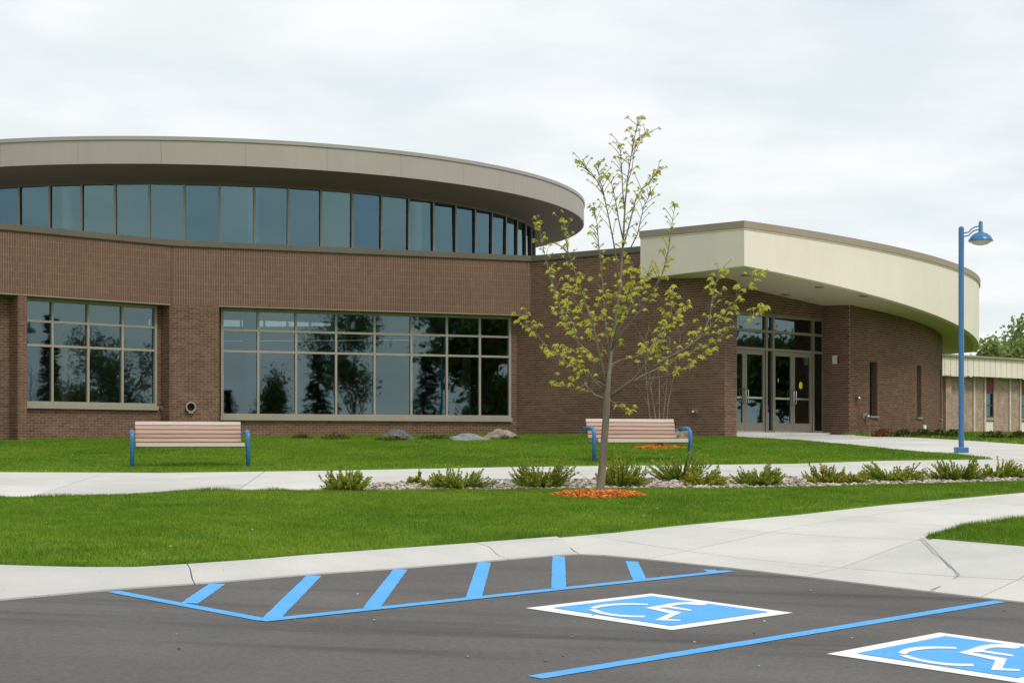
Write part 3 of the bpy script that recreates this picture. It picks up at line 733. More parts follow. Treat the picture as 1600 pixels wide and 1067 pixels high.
def window(parent, wm, sv, zr, d, fw=0.055, depth=0.14, mat='frame', glass='glass', sill=True, vw=None):
    """rectangular grid window: sv vertical lines, zr horizontal levels"""
    mb = MB(); s0, s1, z0, z1 = sv[0], sv[-1], zr[0], zr[-1]
    mb.sbox(wm, s0, s0 + fw, z0, z1, d - depth / 2, d + depth / 2); mb.sbox(wm, s1 - fw, s1, z0, z1, d - depth / 2, d + depth / 2)
    mb.sbox(wm, s0 + fw, s1 - fw, z0, z0 + fw, d - depth / 2, d + depth / 2); mb.sbox(wm, s0 + fw, s1 - fw, z1 - fw, z1, d - depth / 2, d + depth / 2)
    wd = mb.build('window', MT[mat], parent)
    vw = vw or fw
    for s in sv[1:-1]:
        m = MB(); m.sbox(wm, s - vw / 2, s + vw / 2, z0 + fw, z1 - fw, d - depth / 2 + 0.01, d + depth / 2 - 0.012); m.build('mullion', MT[mat], wd)
    for i in range(len(sv) - 1):
        a = sv[i] + (fw if i == 0 else vw / 2); b = sv[i + 1] - (fw if i == len(sv) - 2 else vw / 2)
        for z in zr[1:-1]:
            m = MB(); m.sbox(wm, a, b, z - vw / 2, z + vw / 2, d - depth / 2 + 0.014, d + depth / 2 - 0.018); m.build('transom', MT[mat], wd)
        for k in range(len(zr) - 1):
            za = zr[k] + (fw if k == 0 else vw / 2); zb = zr[k + 1] - (fw if k == len(zr) - 2 else vw / 2)
            m = MB(); tl = RNG.uniform(-0.002, 0.002); t2 = RNG.uniform(-0.002, 0.002)
            pa, pb = wm(a, d + tl), wm(b, d - tl); n2 = [wm(a, d + tl + t2), wm(b, d - tl + t2)]
            m.face([(pa[0], pa[1], za), (pb[0], pb[1], za), (n2[1][0], n2[1][1], zb), (n2[0][0], n2[0][1], zb)])
            m.build('pane', MT[glass], wd)
    if sill:
        m = MB(); m.sbox(wm, s0 - 0.02, s1 + 0.02, z0 - 0.11, z0 - 0.002, d - depth / 2, d + 0.11); m.build('sill', MT['frame'], wd)
    return wd
YB = WB.Y(345, -REC); YA = WA.Y(140, -REC)
zB = [sillB + 0.115, zat(548.5, YB), zat(515.5, YB), BAND - 0.03]
window(hall, WB, [WB.at(x, -REC) for x in (344.5, 403, 462, 524.5, 584.5, 642, 697.5, 749, 797.5)], zB, -REC, fw=0.07, vw=0.06)
YA1 = WA.Y(43, -REC); zA = [sillA + 0.12, zat(539, YA1), zat(501, YA1), BAND - 0.03]
window(hall, WA, [w1s0] + [WA.at(x, -REC) for x in (80.5, 136.5, 190, 243.5)], zA, -REC, fw=0.075, vw=0.06)

# clerestory drum
cz0, cz1 = 6.45, 8.96
NPAN = 73; da = 2 * math.pi / NPAN; aoff = math.radians(1.57)
mb = MB()
for i in range(NPAN):
    a0 = aoff + i * da; 
    arc = Arc(RING_C, RW_R, a0)
    mb.sbox(arc, 0, da * RW_R, cz0 - 0.3, cz0, -0.12, 0.05)
cw = mb.build('clerestory', MT['coping'], hall)
mb = MB()
for i in range(NPAN): mb.sbox(Arc(RING_C, RW_R, aoff + i * da), 0, da * RW_R, cz1, cz1 + 0.09, -0.12, 0.07)
mb.build('head_frame', MT['coping'], cw)
mull = None; pane = None
hinv = parent_inv(hall)
base_arc = Arc((0, 0), RW_R, 0.0)
m = MB(); m.sbox(base_arc, -0.032, 0.032, cz0, cz1, -0.10, 0.035); mme = m.build('mullion', MT['darkframe'], cw); m_face = MB(); m_face.sbox(base_arc, -0.032, 0.032, cz0, cz1, 0.035, 0.047)
mme.parent = cw
fme = m_face.build('mullion_cap', MT['frame'], cw)
m = MB(); e = 0.034
p0_, p1_ = base_arc(e, -0.02), base_arc(da * RW_R - e, -0.02)
m.face([(p0_[0], p0_[1], cz0), (p1_[0], p1_[1], cz0), (p1_[0], p1_[1], cz1), (p0_[0], p0_[1], cz1)]); pme = m.build('pane', MT['cglass'], cw)
winv = parent_inv(cw)
for src in (mme, fme, pme):
    for i in range(NPAN):
        o = src if i == 0 else src.copy()
        if i: COL.objects.link(o)
        o.parent = cw; o.matrix_parent_inverse = winv
        jt = NP.uniform(-0.004, 0.004) if src is pme else 0
        o.location = (RING_C[0], RING_C[1], 0); o.rotation_euler = (0, 0, aoff + i * da)
        if src is pme:
            tl = Matrix.Rotation(NP.normal(0, 0.008), 4, 'X') @ Matrix.Rotation(NP.normal(0, 0.008), 4, 'Z'); cc_ = Matrix.Translation((0.5 * da * RW_R, -RW_R, 7.7))
            mw = Matrix.Translation(o.location) @ Matrix.Rotation(aoff + i * da, 4, 'Z') @ cc_ @ tl @ cc_.inverted(); o.matrix_basis = mw
# ring roof
zt_, zb_ = 10.02, 9.26
fas = MB(); NS = 180
top_ = MB()
for k in range(NS):
    a, b = 2 * math.pi * k / NS, 2 * math.pi * (k + 1) / NS
    P = lambda r, t, z: (RING_C[0] + r * math.sin(t), RING_C[1] - r * math.cos(t), z)
    top_.face([P(RO_R - 0.03, a, zt_ - 0.03), P(RO_R - 0.03, b, zt_ - 0.03), P(0.01, b, zt_ + 0.25), P(0.01, a, zt_ + 0.25)])
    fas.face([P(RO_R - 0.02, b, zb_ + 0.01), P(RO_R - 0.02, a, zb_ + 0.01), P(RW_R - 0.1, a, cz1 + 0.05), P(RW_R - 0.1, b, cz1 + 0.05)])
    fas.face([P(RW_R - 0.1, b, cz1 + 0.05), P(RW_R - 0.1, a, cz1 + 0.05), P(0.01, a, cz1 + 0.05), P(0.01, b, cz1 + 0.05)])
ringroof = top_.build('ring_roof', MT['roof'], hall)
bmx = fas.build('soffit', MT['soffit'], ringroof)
seams = 36; ap = math.radians(RNG.uniform(0, 1))
seam0 = math.radians(4.35)
for k in range(seams):
    a = seam0 + 2 * math.pi * k / seams; n = 6
    m = MB(); arc = Arc(RING_C, RO_R, a); S = 2 * math.pi * RO_R / seams
    for i in range(n):
        e0 = 0.003 if i == 0 else 0; e1 = 0.003 if i == n - 1 else 0
        m.sbox(arc, S * i / n + e0, S * (i + 1) / n - e1, zb_, zt_ - 0.11, -0.06, 0.0)
    m.build('fascia_panel', MT['ring'], ringroof)
    m = MB()
    for i in range(n): m.sbox(arc, S * i / n, S * (i + 1) / n, zt_ - 0.105, zt_, -0.3, 0.03)
    m.build('cap_flashing', MT['ringcap'], ringroof)
# flat roofs, interior
mb = MB(); 
hp = [WA(0.0, -0.3), WA(WA.L, -0.3), WB(LB, -0.3), TW(TW.L - 0.3, -0.3), (12.0, 52.0), (8.0, 75.0), (-26.0, 78.0), (-34.0, 45.0)]
def ring_out(poly): return poly
hole = [(RING_C[0] + 11.2 * math.sin(2 * math.pi * k / 40), RING_C[1] - 11.2 * math.cos(2 * math.pi * k / 40)) for k in range(40)]
tri = tessellate_polygon([[Vector((x, y, 0)) for x, y in hp], [Vector((x, y, 0)) for x, y in hole[::-1]]])
allp = hp + hole[::-1]
for t in tri:
    q = [(allp[i][0], allp[i][1], 6.50) for i in t]; q2 = [(allp[i][0], allp[i][1], 6.30) for i in t]
    mb.face(q); mb.face(q2[::-1])
mb.build('flat_roof', MT['roof'], hall)
mb = MB(); hole2 = [(RING_C[0] + 8.0 * math.sin(2 * math.pi * k / 40), RING_C[1] - 8.0 * math.cos(2 * math.pi * k / 40)) for k in range(40)][::-1]
cp = [WA(0.0, -0.7), WA(WA.L, -0.7), WB(LB, -0.7), (3.2, 49.6), (7.0, 74.0), (-25.0, 77.0), (-33.0, 45.5)]; allp = cp + hole2
for t in tessellate_polygon([[Vector((x, y, 0)) for x, y in cp], [Vector((x, y, 0)) for x, y in hole2]]):
    mb.face([(allp[i][0], allp[i][1], 5.42) for i in t]); mb.face([(allp[i][0], allp[i][1], 5.36) for i in t][::-1])
mb.build('ceiling', MT['interior'], hall)
mb = MB(); mb.prism([WA(0.0, -0.5), WA(WA.L, -0.5), WB(LB, -0.5), (3.2, 49.2), (8.0, 75.0), (-26.0, 78.0), (-34.0, 45.0)], 1.5, 1.75); mb.build('floor_slab', MT['intfloor'], hall)
mb = MB()
for L_ in (Line((-34, 45), (-26, 78)), Line((-26, 78), (8, 75)), Line((-20.0, 57.0), (-13.0, 59.5)), Line((3.6, 49.5), (6.5, 62.0))):
    mb.sbox(L_, 0, L_.L, 1.76, 6.28, -0.1, 0.1)
mb.build('interior_wall', MT['interior'], hall)
for k in range(13):
    a = math.radians(-11.3 + 27.7 * k)
    m = MB(); m.lathe([(0.17, 1.76), (0.17, 9.0)], (RING_C[0] + 11.15 * math.sin(a), RING_C[1] - 11.15 * math.cos(a)), 16)
    m.build('column', MT['column'], hall, smooth=True)

# ------------------------------------------------------------------ entrance pavilion
pav = thing('entrance_pavilion', 'entrance with cream curved canopy over glass doors and rounded brick wall', 'building', (8.0, 48.0, 1.84))
CC = (-8.59, 62.64); CR = 25.2
ctop = lambda x, y: EYE + 4.7238 - 0.0564 * x + 0.02998 * y
cbot = lambda x, y: EYE + PB[0] + PB[1] * x + PB[2] * y
PB = (6.2272, -0.0809, -0.0294)
a_c = math.atan2(5.86 - CC[0], CC[1] - 42.0)
CA = Arc(CC, CR, a_c)
s_end = CR * math.radians(44)
left_edge = (3.55, 46.02)
curve = [CA(s_end * k / 60) for k in range(61)]
outl = [left_edge] + curve
back = [(11.0, 72.0), (5.8, 62.0), (4.3, 50.5), (3.85, 46.6)]
mb = MB()
full = outl + back
for t in tessellate_polygon([[Vector((x, y, 0)) for x, y in full]]):
    q = [full[i] for i in t]
    ar = (q[1][0] - q[0][0]) * (q[2][1] - q[0][1]) - (q[1][1] - q[0][1]) * (q[2][0] - q[0][0])
    if ar < 0: q = q[::-1]
    mb.face([(x, y, ctop(x, y) - 0.03) for x, y in q])
can = mb.build('canopy', MT['roof'], pav)
mb = MB()
for t in tessellate_polygon([[Vector((x, y, 0)) for x, y in full]]):
    q = [full[i] for i in t]
    ar = (q[1][0] - q[0][0]) * (q[2][1] - q[0][1]) - (q[1][1] - q[0][1]) * (q[2][0] - q[0][0])
    if ar > 0: q = q[::-1]
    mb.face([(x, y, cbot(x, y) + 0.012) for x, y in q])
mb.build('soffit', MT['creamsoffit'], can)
def off_pts(pts, c, e):                        # outline moved outwards by e
    r = []
    for i, p in enumerate(pts):
        a = Vector(pts[max(0, i - 1)]); b = Vector(pts[min(len(pts) - 1, i + 1)]); 
        if i == 1: n1_ = (Vector(pts[1]) - Vector(pts[0])).normalized(); n2_ = (Vector(pts[2]) - Vector(pts[1])).normalized(); t = n1_ + n2_; t.normalize(); k = 1.0 / max(0.3, t.dot(n2_))
        else: t = (b - a).normalized(); k = 1.0
        r.append((p[0] + t.y * e * k, p[1] - t.x * e * k))
    return r
def band(name, e0, e1, zf0, zf1, mat, par, smooth=False):
    A_ = off_pts(outl, None, e0); B_ = off_pts(outl, None, e1); mb = MB()
    for i in range(len(outl) - 1):
        b = [B_[i], B_[i + 1], A_[i + 1], A_[i]]
        mb.hexa([(x, y, zf0(*outl[i + (k in (1, 2))])) for k, (x, y) in enumerate(b)], [(x, y, zf1(*outl[i + (k in (1, 2))])) for k, (x, y) in enumerate(b)])
    return mb.build(name, MT[mat], par)
band('fascia', -0.18, 0.0, cbot, lambda x, y: ctop(x, y) - 0.2, 'cream', can)
band('cap_trim', -0.2, 0.02, lambda x, y: ctop(x, y) - 0.215, lambda x, y: ctop(x, y) - 0.18, 'cream', can)
band('cap_flashing', -0.35, 0.045, lambda x, y: ctop(x, y) - 0.178, ctop, 'tancap', can)
# soffit downlights
for x, y, Yg in ((1280, 449, 46.0), (1350, 463, 47.5), (1228, 461, 46.6), (1165, 431, 43.8)):
    u, v = ray(x, y); Y = 44.0
    for _ in range(40): Y = Y + (cbot(u * Y, Y) - EYE - v * Y) / (v + 0.0294 + 0.0809 * u) * 0.7
    m = MB(); zc = cbot(u * Y, Y)
    m.lathe([(0.0, zc - 0.012), (0.11, zc - 0.012), (0.13, zc - 0.004), (0.13, zc + 0.05)], (u * Y, Y), 18)
    m.build('downlight', MT['grey'], can, smooth=False)
# curved brick drum with slit windows
slits = []
for xa, xb, yt, yb in ((1358.5, 1371.0, 563, 648), (1432.3, 1439.5, 572, 651.5), (1468.0, 1470.6, 578, 656)):
    s0 = DR.at(xa); s1 = DR.at(xb)
    if s1 - s0 < 0.3: s1 = s0 + 0.34
    Ym = DR(s0)[1]; slits.append((s0, s0 + 0.36 if False else s1, zat(yb, Ym), zat(yt, Ym)))
wid = slits[0][1] - slits[0][0]
rects = []; s = 0.0; DEND = 15.0
zs0 = sum(q[2] for q in slits) / 3; zs1 = sum(q[3] for q in slits) / 3
slits = [(q[0], q[0] + wid, zs0, zs1) for q in slits]
slits.append((slits[2][0] + (slits[2][0] - slits[1][0]), slits[2][0] + (slits[2][0] - slits[1][0]) + wid, zs0, zs1))
for a, b, z0, z1 in slits:
    rects += [(DR, s, a, 1.6, 6.05, 'run', 0.0), (DR, a, b, 1.6, z0, 'run', 0.0), (DR, a, b, z1, 6.05, 'run', 0.0)]; s = b
rects += [(DR, s, DEND, 1.6, 6.05, 'run', 0.0)]
wall_piece(pav, rects)
for a, b, z0, z1 in slits:
    wd_ = window(pav, DR, [a + 0.005, b - 0.005], [z0 + 0.003, z1 - 0.003], -0.2, fw=0.045, depth=0.10, mat='darkframe', sill=False)
    m = MB(); m.sbox(DR, a - 0.02, b + 0.02, z0 - 0.05, z0 + 0.004, -0.2, 0.06); m.build('sill', MT['grey'], wd_)
    m = MB(); m.sbox(DR, b - 0.02, b + 0.001, z0, z1, -0.27, 0.004); m.build('reveal', MT['brick'], wd_)
wall_piece(pav, [(RW, 0.01, RW.L - 0.006, 1.6, 6.05, 'run', 0.0)], 'return_wall')
# wall over the doors, hidden left end
DWX = DW.at(1287.5)
ztop = zat(487, 46.0)
wall_piece(pav, [(DW, -0.95, DW.L + 0.02, ztop, 6.05, 'run', 0.0), (DW, DWX, DW.L + 0.02, 1.6, ztop, 'run', 0.0)], 'wall_over_doors')
dh = zat(543.2, 46.0); tm = zat(514.5, 46.0); YD = 46.0
S = lambda x: DW.at(x)
pl_w = S(1270.5) - S(1208.0)
lp1 = S(1197.5); lp0 = lp1 - pl_w
DD = -0.05
posts = [lp0, lp1, S(1208.0), S(1270.5), DWX]
# glazed screen: frame, transom panes, side lights
mb = MB(); fw = 0.075
for s in posts: mb.sbox(DW, s - fw / 2, s + fw / 2, FLOOR, ztop, DD - 0.09, DD + 0.07)
for a, b in zip(posts[:-1], posts[1:]):
    for z in (dh, tm, ztop - 0.04): mb.sbox(DW, a + fw / 2, b - fw / 2, z - 0.035, z + 0.04, DD - 0.085, DD + 0.062)
for a, b in ((posts[1], posts[2]), (posts[3], posts[4])): mb.sbox(DW, a + fw / 2, b - fw / 2, FLOOR, FLOOR + 0.07, DD - 0.085, DD + 0.062)
scr = mb.build('glazed_screen', MT['dframe'], pav)
for i, (a, b) in enumerate(zip(posts[:-1], posts[1:])):
    a += fw / 2; b -= fw / 2
    cells = [(dh + 0.04, tm - 0.035), (tm + 0.04, ztop - 0.075)] + ([(FLOOR + 0.07, dh - 0.035)] if i in (1, 3) else [])
    for z0, z1 in cells:
        m = MB(); pa, pb = DW(a, DD), DW(b, DD); m.face([(*pa, z0), (*pb, z0), (*pb, z1), (*pa, z1)]); m.build('pane', MT['glass'], scr)
def door(s0, s1, hinge_left):
    m = MB(); st = 0.095; z0, z1 = FLOOR + 0.02, dh - 0.04; d0, d1 = DD - 0.03, DD + 0.03
    m.sbox(DW, s0, s0 + st, z0, z1, d0, d1); m.sbox(DW, s1 - st, s1, z0, z1, d0, d1)
    m.sbox(DW, s0 + st, s1 - st, z0, z0 + 0.26, d0, d1); m.sbox(DW, s0 + st, s1 - st, z1 - 0.12, z1, d0, d1)
    dr = m.build('door', MT['dframe'], pav)
    g = MB(); pa, pb = DW(s0 + st, DD), DW(s1 - st, DD); g.face([(*pa, z0 + 0.26), (*pb, z0 + 0.26), (*pb, z1 - 0.12), (*pa, z1 - 0.12)]); g.build('pane', MT['glass'], dr)
    b = MB(); zp = FLOOR + 0.98; b.sbox(DW, s0 + 0.06, s1 - 0.06, zp - 0.03, zp + 0.03, DD - 0.14, DD - 0.08); b.build('push_bar', MT['steel'], dr)
    b = MB(); zp = FLOOR + 0.98; b.sbox(DW, s0 + st + 0.005, s1 - st - 0.005, zp - 0.028, zp + 0.028, DD + 0.004, DD + 0.016); b.build('push_bar', MT['steel'], dr)
    sh = (s1 - 0.05) if hinge_left else (s0 + 0.05)
    h = MB(); path = []
    for zq, dq in ((-0.2, 0.03), (-0.2, 0.085), (-0.17, 0.11), (0.17, 0.11), (0.2, 0.085), (0.2, 0.03)):
        p = DW(sh, DD + dq); path.append((p[0], p[1], FLOOR + 1.02 + zq))
    h.tube(path, 0.016, 8); h.build('pull_handle', MT['steel'], dr, smooth=True)
    k = MB(); k.sbox(DW, s0 + 0.005, s1 - 0.005, FLOOR + 0.004, FLOOR + 0.05, DD + 0.031, DD + 0.037); k.build('kick_plate', MT['steel'], dr)
    return dr
for a, b in ((posts[0], posts[1]), (posts[2], posts[3])):
    a += fw / 2; b -= fw / 2; mid = (a + b) / 2
    for q in (door(a, mid - 0.003, True), door(mid + 0.003, b, False)): pass
for xx, yy, rr in ((1253, 602, 0.085), (1218, 594, 0.05)):
    s = S(xx); zc = zat(yy, DW.Y(xx)); pts = []
    m = MB()
    for k in range(20):
        c = 2 * math.pi * k / 20; p = DW(s + rr * math.cos(c) * (1 if rr > 0.06 else 0.35), DD + 0.006); pts.append((p[0], p[1], zc + rr * 1.25 * math.sin(c)))
    m.face(pts); m.build('door_decal', MT['yellow'], pav)
mb = MB()
for L_ in (Line((3.6, 50.5), (5.0, 57.0)), Line((5.0, 57.0), (13.0, 60.5))): mb.sbox(L_, 0, L_.L, 1.84, 5.6, -0.1, 0.1)
mb.build('interior_wall', MT['interior'], pav)
mb = MB(); mb.prism([DW(-2.0, -0.12), DW(DW.L, -0.12), (12.0, 58.0), (5.0, 58.0)], 1.6, FLOOR); mb.build('floor_slab', MT['intfloor'], pav)
mb = MB(); mb.sbox(DW, posts[0], DWX, FLOOR - 0.2, FLOOR + 0.012, DD - 0.1, DD + 0.3); mb.build('threshold', MT['concrete'], pav)

# ------------------------------------------------------------------ classroom wing
wing = thing('classroom_wing', 'low tan brick wing with ribbed cream fascia beyond the rounded entrance', 'building', (18.0, 63.0, 1.8))
wq = Vector((15.7, 60.7)); wu = Vector((0.755, 0.656))
WW = Line(wq - wu * 1.5, wq + wu * 16)
x2s = lambda x: WW.at(x)
zf1, zf0 = zat(561, WW.Y(1530)), zat(589.5, WW.Y(1530)); zwb = 1.5
per = x2s(1576.5) - x2s(1520.5); e0 = x2s(1521)
nmod = 4
def wbox(nm, a, b, z0, z1, d0, d1, mt, par=wing):
    m = MB(); m.sbox(WW, a, b, z0, z1, d0, d1); return m.build(nm, MT[mt], par)
wbox('wall', x2s(1473.5) - 2, x2s(1540), zwb, zf0, -0.3, 0.0, 'tan')
wbox('pier', x2s(1473.5), x2s(1482.5), zwb, zf0, 0.002, 0.12, 'tan')
sw0 = x2s(1540); sw1 = x2s(1552.7)
for k in range(nmod):
    o_ = per * k
    wbox('pier_edge', e0 + o_ - 0.06, e0 + o_ + 0.06, zwb, zf0, 0.002, 0.05, 'pieredge')
    wbox('pier_edge', sw0 + o_ - 0.14, sw0 + o_ - 0.03, zwb, zf0, 0.002, 0.05, 'pieredge')
    if k: wbox('wall', sw1 + o_ - per, sw0 + o_, zwb, zf0, -0.3, 0.0, 'tan')
    zr, zg, zc = zat(613, WW.Y(1545)), zat(652, WW.Y(1545)), zat(656, WW.Y(1545))
    wbox('red_panel', sw0 + o_, sw1 + o_, zr, zf0, -0.25, -0.03, 'red')
    wbox('lower_panel', sw0 + o_, sw1 + o_, zwb, zg - 0.14, -0.25, -0.02, 'cream')
    wd_ = window(wing, WW, [sw0 + o_, sw1 + o_], [zg, (zg + zr) / 2 - 0.02, zr], -0.07, fw=0.05, depth=0.1, mat='darkframe')
wbox('wall', sw1 + per * (nmod - 1), WW.L, zwb, zf0, -0.3, 0.0, 'tan')
wbox('wall', 0.2, WW.L, zwb, zf0, -1.5, -1.2, 'interior')
pw = x2s(1551.5) - x2s(1543); s = x2s(1473.5) - 2.0; fp = wbox('fascia', s, WW.L + 0.3, zf0 + 0.02, zf1 - 0.02, 0.0, 0.42, 'creamsoffit')
while s < WW.L - 0.3:
    wbox('fascia_panel', s + 0.012, s + pw - 0.012, zf0, zf1, 0.4, 0.45, 'cream', fp); s += pw
a, b = x2s(1473.5) - 2, WW.L + 0.3
p_ = [WW(a, 0.55), WW(b, 0.55), WW(b, -9.0), WW(a, -9.0)]
mb = MB(); mb.hexa([(*p_[0], zf1), (*p_[1], zf1), (*p_[2], zf1 + 0.5), (*p_[3], zf1 + 0.5)], [(*p_[0], zf1 + 0.07), (*p_[1], zf1 + 0.07), (*p_[2], zf1 + 0.6), (*p_[3], zf1 + 0.6)])
mb.build('roof', MT['tancap'], wing)

# ------------------------------------------------------------------ street lamp
lx, ly = on_ground(1502, 708.5); lz = G(lx, ly); ls = F / ly
lamp = thing('street_lamp', 'tall blue street lamp with dome shade on double curved arm', 'street lamp', (lx, ly, lz))
H = lambda ypx: (708.5 - ypx) / ls
m = MB(); m.lathe([(0.056, 0.1), (0.056, H(358)), (0.05, H(355.5)), (0.035, H(354.2)), (0.0, H(353.8))], seg=20); local(m.build('pole', MT['bluemetal'], lamp, smooth=True))
m = MB(); m.box(-0.125, 0.125, -0.125, 0.125, 0.02, 0.135); local(m.build('base_cover', MT['bluemetal'], lamp, bevel=0.012))
m = MB(); m.lathe([(0.0, -0.2), (0.24, -0.2), (0.24, 0.02), (0.0, 0.02)], seg=28); local(m.build('footing', MT['concrete'], lamp))
X = lambda xpx: (xpx - 1502.0) / ls
for dyp in (0, 5.2):
    m = MB(); pts = [(1502, 364.6), (1509, 364), (1514, 362.6), (1517, 359), (1521.5, 355.6), (1527, 353.9), (1532, 353.6)]
    m.tube([(X(a), 0, H(b + dyp)) for a, b in pts], 0.013, 8); local(m.build('arm', MT['bluemetal'], lamp, smooth=True))
hx = X(1532.3)
m = MB(); m.lathe([(0.0, H(345.4)), (0.028, H(345.9)), (0.042, H(347.5)), (0.044, H(361.5)), (0.062, H(363.2)), (0.12, H(364.6)), (0.185, H(368)), (0.225, H(372)), (0.248, H(375.6)), (0.252, H(377)), (0.235, H(376.6)), (0.16, H(369.5)), (0.0, H(367))], (hx, 0), 32)
sh = local(m.build('lamp_shade', MT['bluemetal'], lamp, smooth=True))
m = MB(); m.lathe([(0.235, H(376.4)), (0.20, H(379)), (0.13, H(382)), (0.05, H(383.3)), (0.0, H(383.5))], (hx, 0), 28); o = m.build('lens', MT['lens'], sh, smooth=True); o.matrix_parent_inverse = Matrix.Identity(4)

# ------------------------------------------------------------------ benches
def make_bench():
    b = thing('park_bench', 'x', 'bench', (0, 0, 0), 0, 'timber benches by the walk')
    for sx in (-1, 1):
        m = MB(); xx = sx * 1.0; path = [(xx, 0.0, -0.12), (xx, 0.0, 0.50)]
        for k in range(1, 8):
            c = k / 8 * math.pi / 2; path.append((xx, -0.13 * (1 - math.cos(c)), 0.50 + 0.125 * math.sin(c)))
        path += [(xx, -0.16, 0.625), (xx, -0.44, 0.618)]
        m.tube(path, 0.040, 14); local(m.build('leg', MT['bluemetal'], b, smooth=True))
        m = MB(); i = sx * 0.93
        m.box(min(i - 0.012, i + 0.012), max(i - 0.012, i + 0.012), -0.42, 0.02, 0.352, 0.376)
        m.tube([(xx, -0.004, 0.36), (i, -0.004, 0.36)], 0.014, 8); m.tube([(xx, -0.43, 0.62), (i, -0.45, 0.60)], 0.02, 8)
        m.tube([(i * 0.8, -0.41, 0.36), (i * 0.8, -0.465, 0.50), (i * 0.8, -0.565, 0.78)], 0.014, 8); m.tube([(i, -0.41, 0.36), (i * 0.8, -0.41, 0.36)], 0.012, 8)
        local(m.build('bracket', MT['bluemetal'], b))
    def slat(y, z, ty, tz, wd, tone):
        m = MB(); n = Vector((0, ty, tz)).normalized(); u = Vector((0, -n.z, n.y)); L_ = 0.925 + (0.012 if y > -0.1 else 0)
        c = Vector((0, y, z)); q = [c + u * a + n * t for a, t in ((-wd / 2, -0.018), (wd / 2, -0.018), (wd / 2, 0.018), (-wd / 2, 0.018))]
        m.hexa([(-L_, p.y, p.z) for p in q], [(L_, p.y, p.z) for p in q], tone)
        local(m.build('slat', MT['wood'], b, bevel=0.006))
    for k in range(5):
        t = k / 4; slat(-0.437 - 0.10 * t, 0.475 + 0.30 * t, 1.0, 0.33, 0.066, (0.3, 0.05, 0.62, 0.40, 0.97)[k])
    for k in range(5): slat(0.0 - 0.088 * k, 0.40 - 0.006 * k, -0.02 - 0.03 * (k > 0), 1.0, 0.076, (1.0, 0.6, 0.5, 0.6, 0.4)[k])
    m = MB(); m.hexa([(-0.937, 0.02, 0.365), (0.937, 0.02, 0.365), (0.937, 0.045, 0.365), (-0.937, 0.045, 0.365)], [(-0.937, 0.02, 0.43), (0.937, 0.02, 0.43), (0.937, 0.045, 0.43), (-0.937, 0.045, 0.43)], 1.0)
    local(m.build('front_slat', MT['wood'], b, bevel=0.006))
    return b
def copy_tree(o, parent=None):
    c = o.copy(); COL.objects.link(c)
    if parent is not None: c.parent = parent
    for ch in list(o.children): copy_tree(ch, c)
    return c
b1 = make_bench(); b2 = copy_tree(b1)
for b, pl_, pr_, lab in ((b1, (208, 731.5), (386, 729), 'blue framed timber bench in front of the round wall vent'), (b2, (932, 723.0), (1075, 720.0), 'blue framed timber bench partly hidden behind the maple trunk')):
    A = Vector(on_ground(*pl_)); B = Vector(on_ground(*pr_)); c = (A + B) / 2; d = B - A
    an = math.atan2(d.y, d.x) if b is b1 else math.radians(22)
    b.location = (c.x, c.y, G(c.x, c.y)); b.rotation_euler = (0, 0, an + math.pi); b['label'] = lab
    b.scale = (1, 1, 1)
# the bench front must look towards the camera: local +y is the front
    b.rotation_euler = (0, 0, an + math.pi)

# ------------------------------------------------------------------ vegetation builders
def leaf_poly(mb, c, ax, up, size, r, lobes=5):
    """palmate leaf: c stalk point, ax pointing direction, up surface normal"""
    ax = ax.normalized(); sd = ax.cross(up).normalized(); n = sd.cross(ax)
    prof = [(0.0, 0.0), (0.30, -0.16), (0.42, 0.10), (0.30, 0.22), (0.52, 0.52), (0.22, 0.50), (0.0, 1.0)]
    pts = []
    for x, y in prof: pts.append(c + ax * (y * size) + sd * (x * size) - n * (abs(x) * 0.45 + y * y * 0.25) * size)
    left = []
    for x, y in prof[1:-1][::-1]: left.append(c + ax * (y * size) - sd * (x * size) - n * (abs(x) * 0.45 + y * y * 0.25) * size)
    tip = pts[-1]; R_ = pts[:-1]
    mb.face(R_ + [tip], r); mb.face([pts[0], tip] + left, r)
def drooping_cluster(mb, c, rg, size=0.075, n=5, tone=0.5):
    for k in range(n):
        a = 2 * math.pi * (k / n) + rg.uniform(-0.4, 0.4)
        out_ = Vector((math.cos(a), math.sin(a), 0)); st = c + out_ * size * rg.uniform(0.25, 0.5) + Vector((0, 0, rg.uniform(-0.01, 0.02)))
        leaf_poly(mb, st, out_ * 0.75 + Vector((0, 0, rg.uniform(-0.85, -0.15))), Vector((0, 0, 1)) + out_ * 0.3, size * rg.uniform(0.8, 1.25), min(1, max(0, tone + rg.uniform(-0.3, 0.3))))

# young maple -------------------------------------------------------
mx_, my_ = on_ground(936, 774.5); mz_ = G(mx_, my_)
maple = thing('maple_tree', 'young staked maple with fresh yellow green leaves standing in orange mulch'.replace('staked ', ''), 'tree', (mx_, my_, mz_))
def T3(x, y, dy=0.0):
    Y = my_ + dy; return Vector(((x - 800) / F * Y, Y, zat(y, Y)))
rg = random.Random(23)
leader = [(936.5, 776), (938, 762), (941, 730), (944, 690), (947, 650), (948.5, 625), (951, 590), (955, 550), (961, 505), (967, 460), (970, 430), (974, 370), (977, 315), (982, 270), (988, 232), (993, 208), (996.5, 190)]
lr = [0.078, 0.060, 0.054, 0.050, 0.047, 0.045, 0.032, 0.026, 0.022, 0.019, 0.017, 0.014, 0.011, 0.008, 0.006, 0.005, 0.0035]
tm_ = MB(); tm_.tube([T3(x, y, 0.02 * math.sin(i)) for i, (x, y) in enumerate(leader)], lr, 10)
lf = MB()
